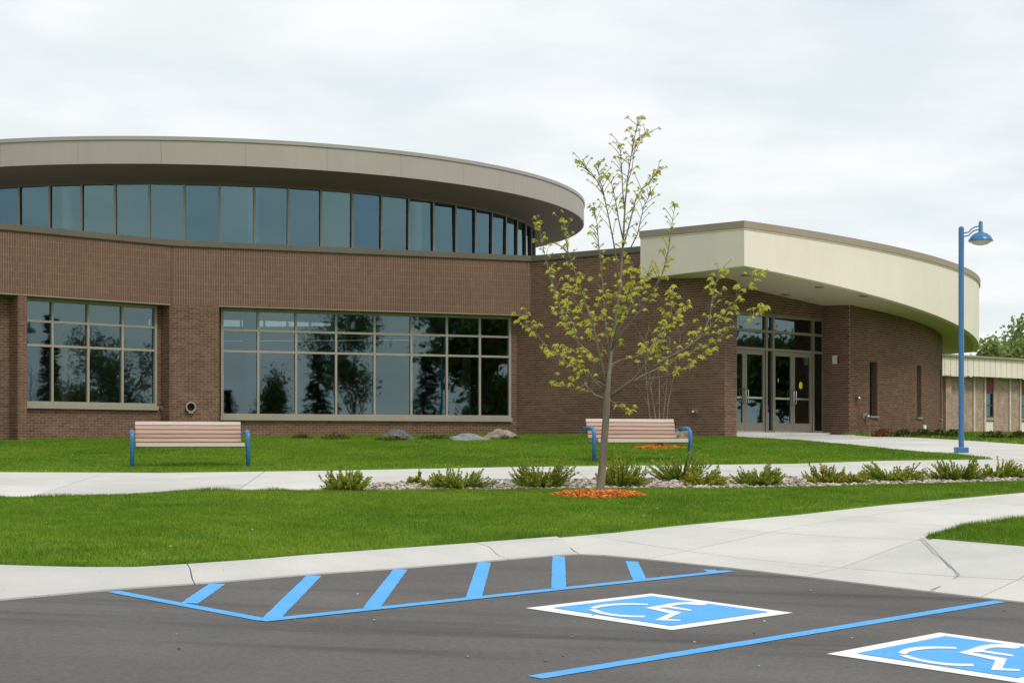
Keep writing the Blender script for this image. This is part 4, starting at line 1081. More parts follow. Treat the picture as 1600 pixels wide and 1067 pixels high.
limbs = [   # (depth spread, start radius, px path)
    (-0.55, .020, [(949, 624), (930, 618), (913, 601), (908, 572), (903, 535), (893, 500), (880, 470)]),
    (0.5, .020, [(947, 612), (925, 592), (908, 580), (884, 568), (858, 548), (838, 522), (826, 512), (814, 496)]),
    (-0.3, .024, [(946, 600), (938, 560), (930, 525), (924, 500), (912, 468), (900, 430), (888, 395), (882, 365), (878, 344)]),
    (0.65, .020, [(949, 588), (925, 555), (903, 535), (885, 512), (874, 478), (862, 440), (854, 412), (847, 378), (841, 346)]),
    (0.3, .020, [(953, 560), (947, 520), (944, 480), (941, 436), (936, 390), (933, 350), (927, 325)]),
    (-0.4, .016, [(966, 440), (962, 400), (959, 380), (952, 345), (944, 308), (936, 288), (928, 276), (916, 262), (909, 254)]),
    (0.2, .010, [(944, 306), (938, 285), (935, 268), (934, 256)]),
    (0.35, .014, [(973, 372), (967, 345), (962, 315), (957, 292), (948, 275)]),
    (-0.2, .012, [(976, 330), (973, 300), (972, 270), (970, 245), (969, 226)]),
    (-0.75, .026, [(949, 622), (968, 608), (991, 591), (1012, 566), (1026, 548), (1040, 528), (1047, 510), (1050, 497), (1047, 475), (1045, 455)]),
    (-0.35, .016, [(985, 596), (1012, 592), (1042, 588), (1064, 577), (1078, 568), (1095, 557), (1108, 549)]),
    (0.55, .022, [(951, 622), (985, 598), (1010, 584), (1032, 574), (1059, 558), (1090, 545), (1120, 532), (1142, 514), (1166, 501), (1180, 490), (1194, 481)]),
    (0.1, .020, [(1012, 580), (1045, 558), (1070, 545), (1090, 530), (1108, 512), (1129, 490), (1146, 474), (1160, 459), (1176, 440), (1191, 427)]),
    (0.5, .012, [(1100, 520), (1110, 490), (1114, 460), (1118, 442), (1127, 422)]),
    (0.8, .018, [(951, 585), (958, 568), (972, 562), (1002, 555), (1020, 540), (1042, 512), (1062, 490), (1076, 478)]),
    (-0.5, .020, [(956, 545), (966, 525), (985, 504), (998, 488), (1012, 470), (1024, 448), (1034, 430), (1040, 412), (1046, 380), (1050, 350), (1055, 320)]),
    (0.45, .016, [(958, 530), (975, 500), (990, 470), (1003, 445), (1014, 425)]),
    (0.3, .014, [(974, 385), (985, 345), (993, 312), (1003, 296), (1014, 285), (1022, 276), (1028, 268)]),
    (-0.35, .013, [(972, 410), (985, 388), (996, 366), (1002, 340), (1006, 322), (1013, 310), (1018, 300)]),
    (0.15, .008, [(981, 285), (988, 262), (990, 240), (995, 225), (1003, 215), (1011, 210)]),
    (-0.3, .014, [(950, 624), (960, 630), (972, 638), (982, 642)]),
    (0.4, .014, [(947, 624), (934, 616), (918, 612), (900, 610), (884, 606), (866, 597)]),
    (-0.7, .016, [(948, 605), (925, 590), (905, 570), (880, 556), (860, 550)]),
    (0.7, .016, [(952, 570), (940, 540), (920, 505), (902, 475), (888, 455)]),
    (-0.8, .014, [(955, 548), (962, 515), (975, 478), (985, 452), (992, 420)]),
]
def on_path(P, t):
    q = t * (len(P) - 1); i = min(len(P) - 2, int(q)); return P[i].lerp(P[i + 1], q - i), (P[i + 1] - P[i]).normalized()
for dep, r0, pp in limbs:
    n = len(pp); P = []
    for i, (x, y) in enumerate(pp):
        t = i / (n - 1); P.append(T3(x, y, dep * t + 0.03 * math.sin(i * 2.1)))
    tm_.tube(P, [0.78 * r0 * (1 - 0.82 * i / (n - 1)) for i in range(n)], 7)
    length = sum((b - a).length for a, b in zip(P[:-1], P[1:]))
    k = int(length / 0.041)
    for j in range(k):
        t = 0.26 + 0.74 * (j + rg.random() * 0.8) / max(1, k)
        if t > 1: t = 1
        c, dr_ = on_path(P, min(0.999, t))
        a = rg.uniform(0, 2 * math.pi); sdv = Vector((math.cos(a), math.sin(a), 0.15)); tl = rg.uniform(0.04, 0.30) * (1.1 - 0.4 * t)
        e = c + (dr_ * 0.8 + sdv * 0.9 + Vector((0, 0, 0.15))).normalized() * tl
        if rg.random() < 0.87:
            tm_.tube([c, c.lerp(e, 0.5) + Vector((0, 0, 0.012)), e], [0.0045, 0.0038, 0.0028], 4, cap=False)
            hz = (e.z - mz_) / 4.9
            big = 0.62 if hz > 0.72 else (0.80 if hz > 0.6 else 1.0)
            drooping_cluster(lf, e, rg, rg.uniform(0.036, 0.062) * big, rg.choice((3, 4, 5)), 0.5 + 0.25 * (1 - hz))
    drooping_cluster(lf, P[-1], rg, 0.062, 5, 0.6)
for j in range(60):                              # shoots along the leader
    t = 0.42 + 0.58 * j / 59; P = [T3(x, y) for x, y in leader]; c, dr_ = on_path(P, min(0.999, t)); a = rg.uniform(0, 6.28)
    e = c + (Vector((math.cos(a), math.sin(a), 0.7))).normalized() * rg.uniform(0.06, 0.22)
    tm_.tube([c, e], [0.005, 0.003], 4, cap=False); drooping_cluster(lf, e, rg, rg.uniform(0.045, 0.065) * (0.75 if t > 0.75 else 1), 4, 0.55)
tm_.build('trunk', MT['bark'], maple, smooth=True)
lf.build('crown', MT['maple'], maple)

def mulch_ring(x, y, rx, n, label, hh=0.05):
    z = G(x, y); mb = MB(); rg = random.Random(int(x * 100)); K = 28
    rim = [rx * rg.uniform(0.9, 1.06) for _ in range(K)]
    for k in range(K):
        a, b = 2 * math.pi * k / K, 2 * math.pi * (k + 1) / K; r0, r1 = rim[k], rim[(k + 1) % K]
        P = lambda r, t, h: (x + r * math.cos(t), y + r * math.sin(t), G(x + r * math.cos(t), y + r * math.sin(t)) + h)
        mb.face([P(r0, a, 0.02), P(r1, b, 0.02), P(r1 * 0.6, b, hh * .8), P(r0 * 0.6, a, hh * .8)], 0.3); mb.face([P(r0 * 0.6, a, hh * .8), P(r1 * 0.6, b, hh * .8), P(0, 0, hh)], 0.3)
    for _ in range(n):
        a = rg.uniform(0, 6.283); r = rx * math.sqrt(rg.random()) * 1.05; px_, py_ = x + r * math.cos(a), y + r * math.sin(a)
        h = hh * (1 - (r / rx) ** 2) + 0.018; c = Vector((px_, py_, G(px_, py_) + h)); L_ = rg.uniform(0.018, 0.05); q = rg.uniform(0, 6.28)
        u = Vector((math.cos(q), math.sin(q), rg.uniform(-0.5, 0.5))).normalized() * L_; v = Vector((-math.sin(q), math.cos(q), rg.uniform(-0.6, 0.6))).normalized() * L_ * 0.35
        w_ = Vector((0, 0, 0.006)); mb.hexa([c - u - v, c + u - v, c + u + v, c - u + v], [p + w_ for p in (c - u - v, c + u - v, c + u + v, c - u + v)], rg.random(), bottom=False)
    return tag(mb.build('mulch', MT['mulch'], None, kind='stuff'), label, 'mulch')
mulch_ring(mx_, my_, 0.60, 1500, 'orange bark mulch ring around the maple trunk')

# birch clump ---------------------------------------------------------
bx_, by_ = on_ground(1030, 701)
birch = thing('birch_clump', 'bare multi stemmed birch clump against brick wall behind bench', 'tree', (bx_, by_, G(bx_, by_)))
def B3(x, y, dy=0.0):
    Y = by_ + dy; return Vector(((x - 800) / F * Y, Y, zat(y, Y)))
st = MB(); rg = random.Random(5)
for pp, dep in (([(1026, 702), (1018, 665), (1014, 640), (1011, 610), (1009, 580), (1007, 555), (1005, 530)], 0.1), ([(1029, 702), (1025, 660), (1021, 632), (1016, 600), (1012, 560), (1010, 520)], -0.2), ([(1032, 702), (1036, 660), (1038, 635), (1041, 605), (1043, 575), (1045, 550), (1047, 525)], 0.2), ([(1034, 702), (1042, 655), (1044, 630), (1050, 600), (1058, 560), (1064, 520)], -0.15), ([(1030, 702), (1030, 650), (1030, 600), (1028, 560), (1027, 535)], 0.3)):
    P = [B3(x, y, dep * i / 5) for i, (x, y) in enumerate(pp)]; st.tube(P, [0.019 * (1 - 0.85 * i / (len(P) - 1)) for i in range(len(P))], 7)
    for j in range(12):
        t = rg.uniform(0.35, 1); c, d_ = on_path(P, min(.999, t)); a = rg.uniform(0, 6.28)
        e = c + (Vector((math.cos(a) * 0.6, math.sin(a) * 0.6, 1.0)) * rg.uniform(0.2, 0.6)); st.tube([c, c.lerp(e, .5) + Vector((0.02, 0, 0)), e], [0.0045, 0.0035, 0.002], 4, cap=False)
st.build('trunk', MT['birch'], birch, smooth=True)
m = MB()
for j in range(40):
    a = rg.uniform(0, 6.28); c = B3(rg.gauss(1028, 18), rg.uniform(470, 610), rg.uniform(-.3, .3)); drooping_cluster(m, c, rg, 0.022, 2, 0.3)
m.build('crown', MT['barberry'], birch)
mulch_ring(bx_, by_, 0.58, 600, 'orange mulch ring at the birch clump by brick wall')

# junipers -------------------------------------------------------------
def juniper(xc, yb, wpx, hpx, label, seed, tone=0.0):
    x, y = on_ground(xc, yb); z = G(x, y); s = F / y; rw = wpx / s / 2 * 1.08; hh = hpx / s * 1.15
    t = thing('juniper_shrub', label, 'shrub', (x, y, z), 0, 'low junipers in the gravel bed')
    rg = random.Random(seed); nd = MB(); stem = MB(); lobes = [(rg.uniform(0, 6.283), rg.uniform(0.7, 1.25)) for _ in range(4)]
    for k in range(int(165 * max(0.35, rw / 0.42))):
        a = rg.uniform(0, 6.283); el = rg.uniform(0.05, 1.0); L_ = rg.choice((rg.uniform(0.4, 0.8), rg.uniform(0.7, 1.05)))
        lb = min(lobes, key=lambda q: abs(math.sin((a - q[0]) / 2))); L_ *= lb[1]; a += 0.35 * math.sin(lb[0] - a)
        lean = Vector((math.cos(a) * rw * (1.12 - 0.55 * el ** 2), math.sin(a) * rw * 0.8 * (1.1 - 0.55 * el ** 2), hh * (0.22 + 0.8 * el))) * L_
        b0 = Vector((math.cos(a) * rw * 0.12, math.sin(a) * rw * 0.12, -0.02)); P = []
        for i in range(6):
            q = i / 5; p = b0 + lean * q; p.z += -0.10 * hh * math.sin(q * math.pi); p += Vector((rg.uniform(-1, 1), rg.uniform(-1, 1), rg.uniform(-0.5, 0.5))) * 0.012
            P.append(p)
        stem.tube(P, [0.006 * (1 - 0.75 * i / 5) for i in range(6)], 4, cap=False)
        nn = 46; base_tone = min(1, max(0, 0.42 + tone + rg.uniform(-0.25, 0.25)))
        for j in range(nn):
            q = 0.22 + 0.78 * j / nn; c, d_ = on_path(P, min(.999, q)); aa = rg.uniform(0, 6.283)
            sv = d_.cross(Vector((0, 0, 1))); sv = sv.normalized() if sv.length > 0.01 else Vector((1, 0, 0)); tv = sv.cross(d_)
            o_ = (sv * math.cos(aa) + tv * math.sin(aa)); nl = rg.uniform(0.035, 0.075) * (1.2 - 0.6 * q); tip = c + (d_ * 0.85 + o_ * 0.75 + Vector((0, 0, 0.2))).normalized() * nl
            wv = d_.cross(o_).normalized() * rg.uniform(0.008, 0.015)
            md = c.lerp(tip, 0.5); tn = base_tone + 0.25 * (q - 0.5) + rg.uniform(-0.1, 0.1)
            if q < 0.35 and rg.random() < 0.3: tn = 1.0
            nd.face([c, md + wv, tip, md - wv], min(1.0, max(0, tn)))
    local(stem.build('stem', MT['darkbark'], t)); local(nd.build('foliage', MT['juniper'], t))
    return t
for i, a in enumerate((
        (540, 767, 78, 36, 'small juniper at the left tip of the gravel bed'),
        (647, 757.5, 20, 18, 'tiny juniper tuft left of the wide second juniper'),
        (664, 762, 16, 12, 'smallest juniper sprig at the gravel edge beside the wide juniper'),
        (712, 764, 96, 34, 'wide juniper with side sprays, second large one from the left'),
        (842, 763, 84, 46, 'upright tall juniper left of the maple trunk'),
        (970, 761.5, 82, 46, 'juniper just right of the maple trunk below the bench'),
        (1064, 752, 72, 38, 'tall juniper below the right leg of the bench'),
        (1098, 760.5, 62, 27, 'low yellowish juniper in front of a taller one near the bench'),
        (1184, 759.5, 92, 36, 'wide dense dark juniper in the middle of the gravel bed'),
        (1294, 757, 56, 32, 'yellow green juniper right of the wide dense dark one'),
        (1334, 757, 38, 24, 'little olive juniper touching the right side of a yellow green one'),
        (1398, 753, 86, 31, 'spreading juniper with a dark stone at its left foot'),
        (1496, 751.5, 72, 34, 'juniper standing below the blue street lamp'),
        (1560, 748.5, 56, 29, 'juniper right of the street lamp near the walk corner'),
        (1596, 749, 36, 26, 'juniper cut by the right edge of the picture'))):
    juniper(*a, seed=100 + i, tone=(0.0, 0, 0.1, 0.02, -0.02, 0.12, 0, 0.22, -0.1, 0.2, 0.2, 0, -0.08, 0.05, 0)[i])

# gravel ----------------------------------------------------------------
def tri_sample(poly, n, rng):
    T = tessellate_polygon([[Vector((x, y, 0)) for x, y in poly]]); P = np.array(poly)
    T = np.array([t for t in T]); a, b, c = P[T[:, 0]], P[T[:, 1]], P[T[:, 2]]
    ar = np.abs((b[:, 0] - a[:, 0]) * (c[:, 1] - a[:, 1]) - (b[:, 1] - a[:, 1]) * (c[:, 0] - a[:, 0]))
    k = rng.choice(len(T), n, p=ar / ar.sum()); u = rng.random((n, 2)); f = u.sum(1) > 1; u[f] = 1 - u[f]
    return a[k] + (b[k] - a[k]) * u[:, :1] + (c[k] - a[k]) * u[:, 1:]
Gv = np.vectorize(G)
bm = bmesh.new(); bmesh.ops.create_icosphere(bm, subdivisions=1, radius=1.0); IV = np.array([v.co[:] for v in bm.verts]); IF = np.array([[v.index for v in f.verts] for f in bm.faces]); bm.free()
pts = tri_sample(bed_poly, 26000, NP); keep = (np.abs(pts[:, 0] / pts[:, 1]) < 0.345); pts = pts[keep][:15000]
def pebbles(name, pts, zs, smin, smax, mat, parent=None):
    n = len(pts); sc_ = NP.uniform(smin, smax, (n, 1)) * NP.uniform(0.7, 1.25, (n, 3)); sc_[:, 2] *= 0.6
    jit = NP.uniform(0.82, 1.15, (n, len(IV), 1)); V = IV[None] * jit * sc_[:, None, :]
    an = NP.uniform(0, 6.28, n); c, s_ = np.cos(an)[:, None], np.sin(an)[:, None]
    V = np.stack([V[..., 0] * c - V[..., 1] * s_, V[..., 0] * s_ + V[..., 1] * c, V[..., 2]], -1)
    V += np.concatenate([pts, zs[:, None]], 1)[:, None, :]
    Fc = IF[None] + (np.arange(n) * len(IV))[:, None, None]
    r = np.repeat(NP.random(n), len(IF))
    return big_mesh(name, V.reshape(-1, 3), Fc.reshape(-1, 3), r, MT[mat], parent, 'stuff', True)
o = pebbles('gravel', pts, Gv(pts[:, 0], pts[:, 1]) + NP.uniform(-0.01, 0.03, len(pts)), 0.02, 0.046, 'gravel')
tag(o, 'grey and tan river pebbles of the planting bed', 'gravel')
# a few loose crumbs on the asphalt and kerb
n = 90; pp = np.stack([NP.uniform(-6, 7, n), NP.uniform(9, 15.5, n)], 1); pp = pp[[pdist(p, A_C) > 0.05 and p[1] < 15 for p in pp]]
pp = np.array([p for p in pp if p[1] < 10.8 + 0.9 * (p[0] + 3.4) * (p[0] < 0.6) + (4.2 - 0.55 * (p[0] - 0.6)) * (p[0] >= 0.6) - 0.3])
o = pebbles('grit', pp, np.array([lot_z(*p) + 0.006 for p in pp]), 0.006, 0.013, 'gravel'); tag(o, 'loose stone crumbs lying on the asphalt', 'grit')

pl = np.concatenate([tri_sample(front_lawn, 14, NP), tri_sample(back_lawn_poly, 16, NP)]); pl = pl[np.abs(pl[:, 0] / pl[:, 1]) < 0.33]
o = pebbles('lawn_litter', pl, Gv(pl[:, 0], pl[:, 1]) + 0.025, 0.007, 0.014, 'whiteplastic'); tag(o, 'tiny white bits of litter and blossom scattered on the lawns', 'litter')
# grass ------------------------------------------------------------------
def grass(name, poly, dens, label, hmin, hmax, wmin, wmax, cone=0.36, keepf=None):
    xs_ = np.array(poly); L_ = xs_.min(0); H_ = xs_.max(0)
    n = int(dens * area(poly)); P = tri_sample(poly, n, NP)
    P = P[np.abs(P[:, 0] / P[:, 1]) < cone]
    if keepf is not None: P = P[keepf(P)]
    n = len(P); z = Gv(P[:, 0], P[:, 1]) + 0.008
    h = NP.uniform(hmin, hmax, n) * (0.8 + 0.4 * np.sin(P[:, 0] * 1.7 + np.sin(P[:, 1] * 1.1) * 2) ** 2); wv = NP.uniform(wmin, wmax, n); a = NP.uniform(0, 6.283, n); ln = NP.uniform(0.1, 0.75, n) * h; b = NP.uniform(0, 6.283, n)
    base = np.stack([P[:, 0], P[:, 1], z], 1); side = np.stack([np.cos(a) * wv, np.sin(a) * wv, np.zeros(n)], 1)
    tip = base + np.stack([np.cos(b) * ln, np.sin(b) * ln, h], 1)
    V = np.stack([base - side, base + side, tip], 1).reshape(-1, 3)
    Fc = np.arange(3 * n).reshape(-1, 3)
    return tag(big_mesh(name, V, Fc, NP.random(n), MT['blade'], None, 'stuff'), label, 'grass')
mul = lambda P: (np.hypot(P[:, 0] - mx_, P[:, 1] - my_) > 0.57 + 0.06 * np.sin(7 * np.arctan2(P[:, 1] - my_, P[:, 0] - mx_)))
bare = []
for q, ((x, y), r) in enumerate(bare):
    mb = MB(); K = 18; rg = random.Random(q); rim = [(x + 1.8 * r * rg.uniform(0.6, 1.05) * math.cos(6.283 * k / K), y + r * rg.uniform(0.6, 1.05) * math.sin(6.283 * k / K)) for k in range(K)]
    mb.prism(rim, lambda a, b: G(a, b) - 0.02, lambda a, b: G(a, b) + 0.022); mb.build('bare_soil', MT['dirt'], lawn_a)
def keepA(P):
    k = mul(P)
    for (x, y), r in bare: k &= ~((np.hypot((P[:, 0] - x) / 1.8, P[:, 1] - y) < r) & (NP.random(len(P)) < 0.6))
    return k
grass('front_grass', front_lawn, 3400, 'mown bright green grass on the front lawn beside the kerb', 0.014, 0.042, 0.0024, 0.0052, keepf=keepA)
keepB = lambda P: (np.hypot(P[:, 0] - bx_, P[:, 1] - by_) > 0.56) & ~((P[:, 1] - P1.y) > (P[:, 0] - P1.x) * 0.389 - 0.5) | (P[:, 0] > 0.5) & (np.hypot(P[:, 0] - bx_, P[:, 1] - by_) > 0.56)
grass('back_grass', back_lawn_poly, 1150, 'mown green grass between far walk and brick hall', 0.02, 0.045, 0.005, 0.010, keepf=keepB)
grass('side_grass', wedge_poly, 3400, 'grass wedge at the right edge beside front walk', 0.03, 0.07, 0.0022, 0.0048)
grass('wing_grass', far_lawn_poly, 300, 'strip of grass in front of the tan wing', 0.04, 0.08, 0.010, 0.016)
# taller untrimmed blades along lawn edges
def edge_grass(pl, n, label, inward, hm=0.085):
    W = gp(pl, 4); V = []; rr = []
    for _ in range(n):
        i = NP.integers(0, len(W) - 1); t = NP.random(); x = W[i][0] + (W[i + 1][0] - W[i][0]) * t; y = W[i][1] + (W[i + 1][1] - W[i][1]) * t + inward * NP.random() * 0.16 + 0.01
        if abs(x / y) > 0.36: continue
        cl = 0.55 + 0.45 * math.sin(x * 5.3 + 2 * math.sin(x * 1.9)); h = NP.uniform(0.03, hm) * (0.5 + 0.6 * cl); a = NP.uniform(0, 6.28); w_ = NP.uniform(0.002, 0.004); z = G(x, y)
        V += [(x - w_ * math.cos(a), y - w_ * math.sin(a), z), (x + w_ * math.cos(a), y + w_ * math.sin(a), z), (x + NP.normal(0, 0.02), y + NP.normal(0, 0.02), z + h)]; rr.append(NP.random() * 0.9)
    return tag(big_mesh('edge_grass', V, np.arange(len(V)).reshape(-1, 3), rr, MT['blade'], None, 'stuff'), label, 'grass')
edge_grass(LIP[:9], 9000, 'longer grass blades along the far walk edge', -1, 0.08)
edge_grass(LIP[8:], 6000, 'short grass fringe along the gravel bed', -1, 0.035)
edge_grass([(1447, 840.5), (1510, 825), (1600, 813)], 3000, 'longer grass blades at the side lawn edge', -1, 0.09)
edge_grass(LAWNE, 9000, 'grass fringe growing over the kerb', 1, 0.05)

# boulders ----------------------------------------------------------------
def boulder(xc, yb, wpx, hpx, dpx, mat, label, seed, flat=1.0):
    x, y = on_ground(xc, yb); s = F / y; bm = bmesh.new(); bmesh.ops.create_icosphere(bm, subdivisions=4, radius=1.0); rg = random.Random(seed)
    from mathutils import noise as mn
    o_ = Vector((seed * 3.1, seed * 1.7, 0))
    planes = [(Vector((rg.uniform(-1, 1), rg.uniform(-1, 1), rg.uniform(-0.2, 1))).normalized(), rg.uniform(0.62, 0.9)) for _ in range(11)]
    for v in bm.verts:
        p = v.co.copy()
        for n_, d_ in planes:
            k = p.dot(n_) - d_
            if k > 0: p -= n_ * k * 0.9
        p *= 1 + 0.26 * mn.noise(p * 1.9 + o_) + 0.12 * mn.noise(p * 5 + o_)
        v.co = Vector((p.x * wpx / s / 2 * 1.12, p.y * dpx / s / 2, max(-0.3, p.z) * hpx / s * 0.86))
    me = bpy.data.meshes.new('boulder'); bm.to_mesh(me); bm.free(); me.materials.append(MT[mat])
    me.polygons.foreach_set('use_smooth', [True] * len(me.polygons))
    ob = link('boulder', me); ob.location = (x, y, G(x, y)); tag(ob, label, 'boulder', 'boulders beside the hall'); return ob
boulder(622, 687.0, 54, 21, 50, 'stone1', 'dark grey boulder under the big window left of two others', 3)
boulder(737, 688.5, 66, 13, 55, 'stone2', 'flat greenish grey boulder left of the tan boulder', 5)
boulder(783, 686.5, 56, 23, 50, 'stone3', 'tall tan boulder at the right end of the big window', 8)
boulder(1064, 692, 30, 34, 40, 'stone3', 'pale upright boulder behind the bench near birch clump', 12)
boulder(1377, 752, 22, 12, 18, 'stone1', 'small dark stone in the gravel at a juniper foot', 15)
# weeds / ground cover along the wall foot
def tuft(name, xc, yb, wpx, hpx, mat, label, cat, group, seed, n=420, leaf=0.035, depth=0.6):
    x, y = on_ground(xc, yb); s = F / y; rw = wpx / s / 2; hh = hpx / s; rg = random.Random(seed); mb = MB(); sm_ = MB()
    t = thing(name, label, cat, (x, y, G(x, y)), 0, group)
    for _ in range(n):
        a = rg.uniform(0, 6.28); r = math.sqrt(rg.random()); p = Vector((math.cos(a) * r * rw, math.sin(a) * r * rw * depth, hh * (1 - 0.75 * r * r) * rg.uniform(0.25, 1.05)))
        d_ = Vector((rg.uniform(-1, 1), rg.uniform(-1, 1), rg.uniform(-0.1, 1))).normalized(); l = leaf * rg.uniform(0.6, 1.3); sv = d_.cross(Vector((rg.uniform(-1, 1), rg.uniform(-1, 1), rg.uniform(-1, 1)))).normalized() * l * 0.35
        mb.face([p, p + d_ * l * 0.5 + sv, p + d_ * l, p + d_ * l * 0.5 - sv], min(1, max(0, rg.gauss(0.5, 0.25))))
    for _ in range(14):
        a = rg.uniform(0, 6.28); r = rg.random(); sm_.tube([(0, 0, -0.02), (math.cos(a) * r * rw * .5, math.sin(a) * r * rw * .4, hh * .4), (math.cos(a) * r * rw, math.sin(a) * r * rw * depth, hh * (1 - .6 * r * r))], [0.006, 0.005, 0.003], 4, cap=False)
    local(sm_.build('stem', MT['darkbark'], t)); local(mb.build('foliage', MT[mat], t)); return t
wl = ['left of the bench', 'left of the dark boulder', 'hugging the left side of the dark boulder', 'in front of the dark boulder', 'between the dark and the flat boulder', 'at the foot of the tan boulder']
for i, (xc, yb, wp, hp) in enumerate(((105, 681.5, 50, 5), (472, 686, 34, 7), (525, 687, 46, 8), (612, 689, 50, 7), (680, 687.5, 56, 8), (792, 687, 40, 7))):
    tuft('creeping_plant', xc, yb, wp, hp, 'hedge', 'low creeping plant at the wall foot, ' + wl[i], 'plant', 'creeping plants along the hall', 40 + i, 380, 0.06)
for i, (xc, yb, wp, hp, mt, lab) in enumerate((
        (1379, 682, 36, 11, 'barberry', 'reddish low shrub by the first slit window'), (1412, 682.5, 28, 11, 'hedge', 'small green shrub between the reddish shrub and the second slit window'),
        (1441, 683, 36, 12, 'hedge', 'green shrub under the second slit window'), (1468, 683.5, 34, 12, 'hedge', 'green shrub at the right end of the rounded wall'),
        (1489, 684, 28, 12, 'hedge', 'green shrub just left of the lamp pole'), (1551, 686, 44, 12, 'hedge', 'green shrub under the first wing window'), (1592, 687, 36, 12, 'hedge', 'green shrub under the second wing window'))):
    tuft('low_shrub', xc, yb, wp, hp, mt, lab, 'shrub', 'shrubs along the entrance wall', 60 + i, 800, 0.07)

# ------------------------------------------------------------------ fixtures on the walls
def along(wm, x, y, d=0.0): s = wm.at(x, d); p = wm(s, d); return s, p, zat(y, p[1])
s, p, z = along(WB, 297.5, 636); wv = thing('wall_vent', 'round metal pipe vent with black opening in the brick pier', 'vent', (*WB(s, 0.0), z))
def ringm(mb, wm, s, z, r0, r1, d0, d1, k=24):
    for i in range(k):
        a, b = 2 * math.pi * i / k, 2 * math.pi * (i + 1) / k
        q = lambda r, t, d: (*wm(s + r * math.cos(t), d), z + r * math.sin(t))
        mb.face([q(r0, a, d1), q(r0, b, d1), q(r1, b, d1), q(r1, a, d1)][::-1]); mb.face([q(r1, a, d0), q(r1, a, d1), q(r1, b, d1), q(r1, b, d0)][::-1]); mb.face([q(r0, a, d0), q(r0, a, d1), q(r0, b, d1), q(r0, b, d0)])
m = MB(); ringm(m, WB, s, z, 0.105, 0.14, 0.0, 0.10); m.sbox(WB, s - 0.06, s + 0.06, z - 0.17, z - 0.12, 0.0, 0.10); m.build('collar', MT['frame'], wv)
m = MB(); k = 24; m.face([(*WB(s + 0.106 * math.cos(2 * math.pi * i / k), 0.012), z + 0.106 * math.sin(2 * math.pi * i / k)) for i in range(k)]); m.build('opening', MT['black'], wv)
def hydrant(wm, x, y, label, sz=0.09):
    s, p, z = along(wm, x, y); t = thing('wall_faucet', label, 'faucet', (*wm(s, 0.0), z))
    m = MB(); m.sbox(wm, s - sz, s + sz, z - sz * 0.8, z + sz * 0.8, 0.008, 0.03); m.build('plate', MT['grey'], t)
    m = MB(); a = wm(s, 0.0); b = wm(s, 0.12); m.tube([(*a, z), (*b, z), (*wm(s, 0.15), z - 0.05)], 0.045, 10); m.build('spout', MT['steel'], t, smooth=True)
hydrant(Line(WA(sA2, -REC), WA(sA2, 0.0)), 252, 637.5, 'grey wall faucet in the recess beside the left window', 0.07)
hydrant(TW, 1086.5, 643, 'grey wall faucet on plain brick wall right of the bench', 0.08)
hydrant(DR, 1351, 650, 'metal hose connection below the first slit window', 0.10)
hydrant(DR, 1337, 621.5, 'small bright wall fitting beside entrance corner', 0.04)
s, p, z = along(RW, 1308, 562); st_ = thing('fire_alarm', 'red and white fire alarm strobe on the return wall', 'alarm', (*RW(s, 0.0), z))
m = MB(); m.sbox(RW, s - 0.13, s + 0.04, z - 0.12, z + 0.12, 0.008, 0.06); m.build('strobe', MT['whiteplastic'], st_); m = MB(); m.sbox(RW, s + 0.042, s + 0.09, z - 0.11, z + 0.11, 0.008, 0.055); m.build('horn', MT['redplastic'], st_)
s, p, z = along(TW, 1050, 452); pl_ = thing('wall_plate', 'small white square plate high on the wall near canopy', 'plate', (*TW(s, 0.0), z))
m = MB(); m.sbox(TW, s - 0.055, s + 0.055, z - 0.05, z + 0.05, 0.008, 0.03); m.build('plate', MT['whiteplastic'], pl_); m = MB(); m.sbox(TW, s - 0.02, s + 0.02, z - 0.02, z + 0.02, 0.03, 0.034); m.build('mark', MT['grey'], pl_)
s, p, z = along(DR, 1430, 671); pi_ = thing('vent_pipe', 'short white pipe sticking up by the rounded wall', 'pipe', (*DR(s, 0.3), 1.8))
m = MB(); b_ = DR(s, 0.3); m.tube([(*b_, 1.7), (*b_, zat(664, b_[1]))], 0.05, 10); m.build('pipe', MT['whiteplastic'], pi_, smooth=True); m = MB(); m.lathe([(0.075, 1.86), (0.075, 1.93), (0.05, 1.94)], b_, 12); m.build('collar', MT['whiteplastic'], pi_)

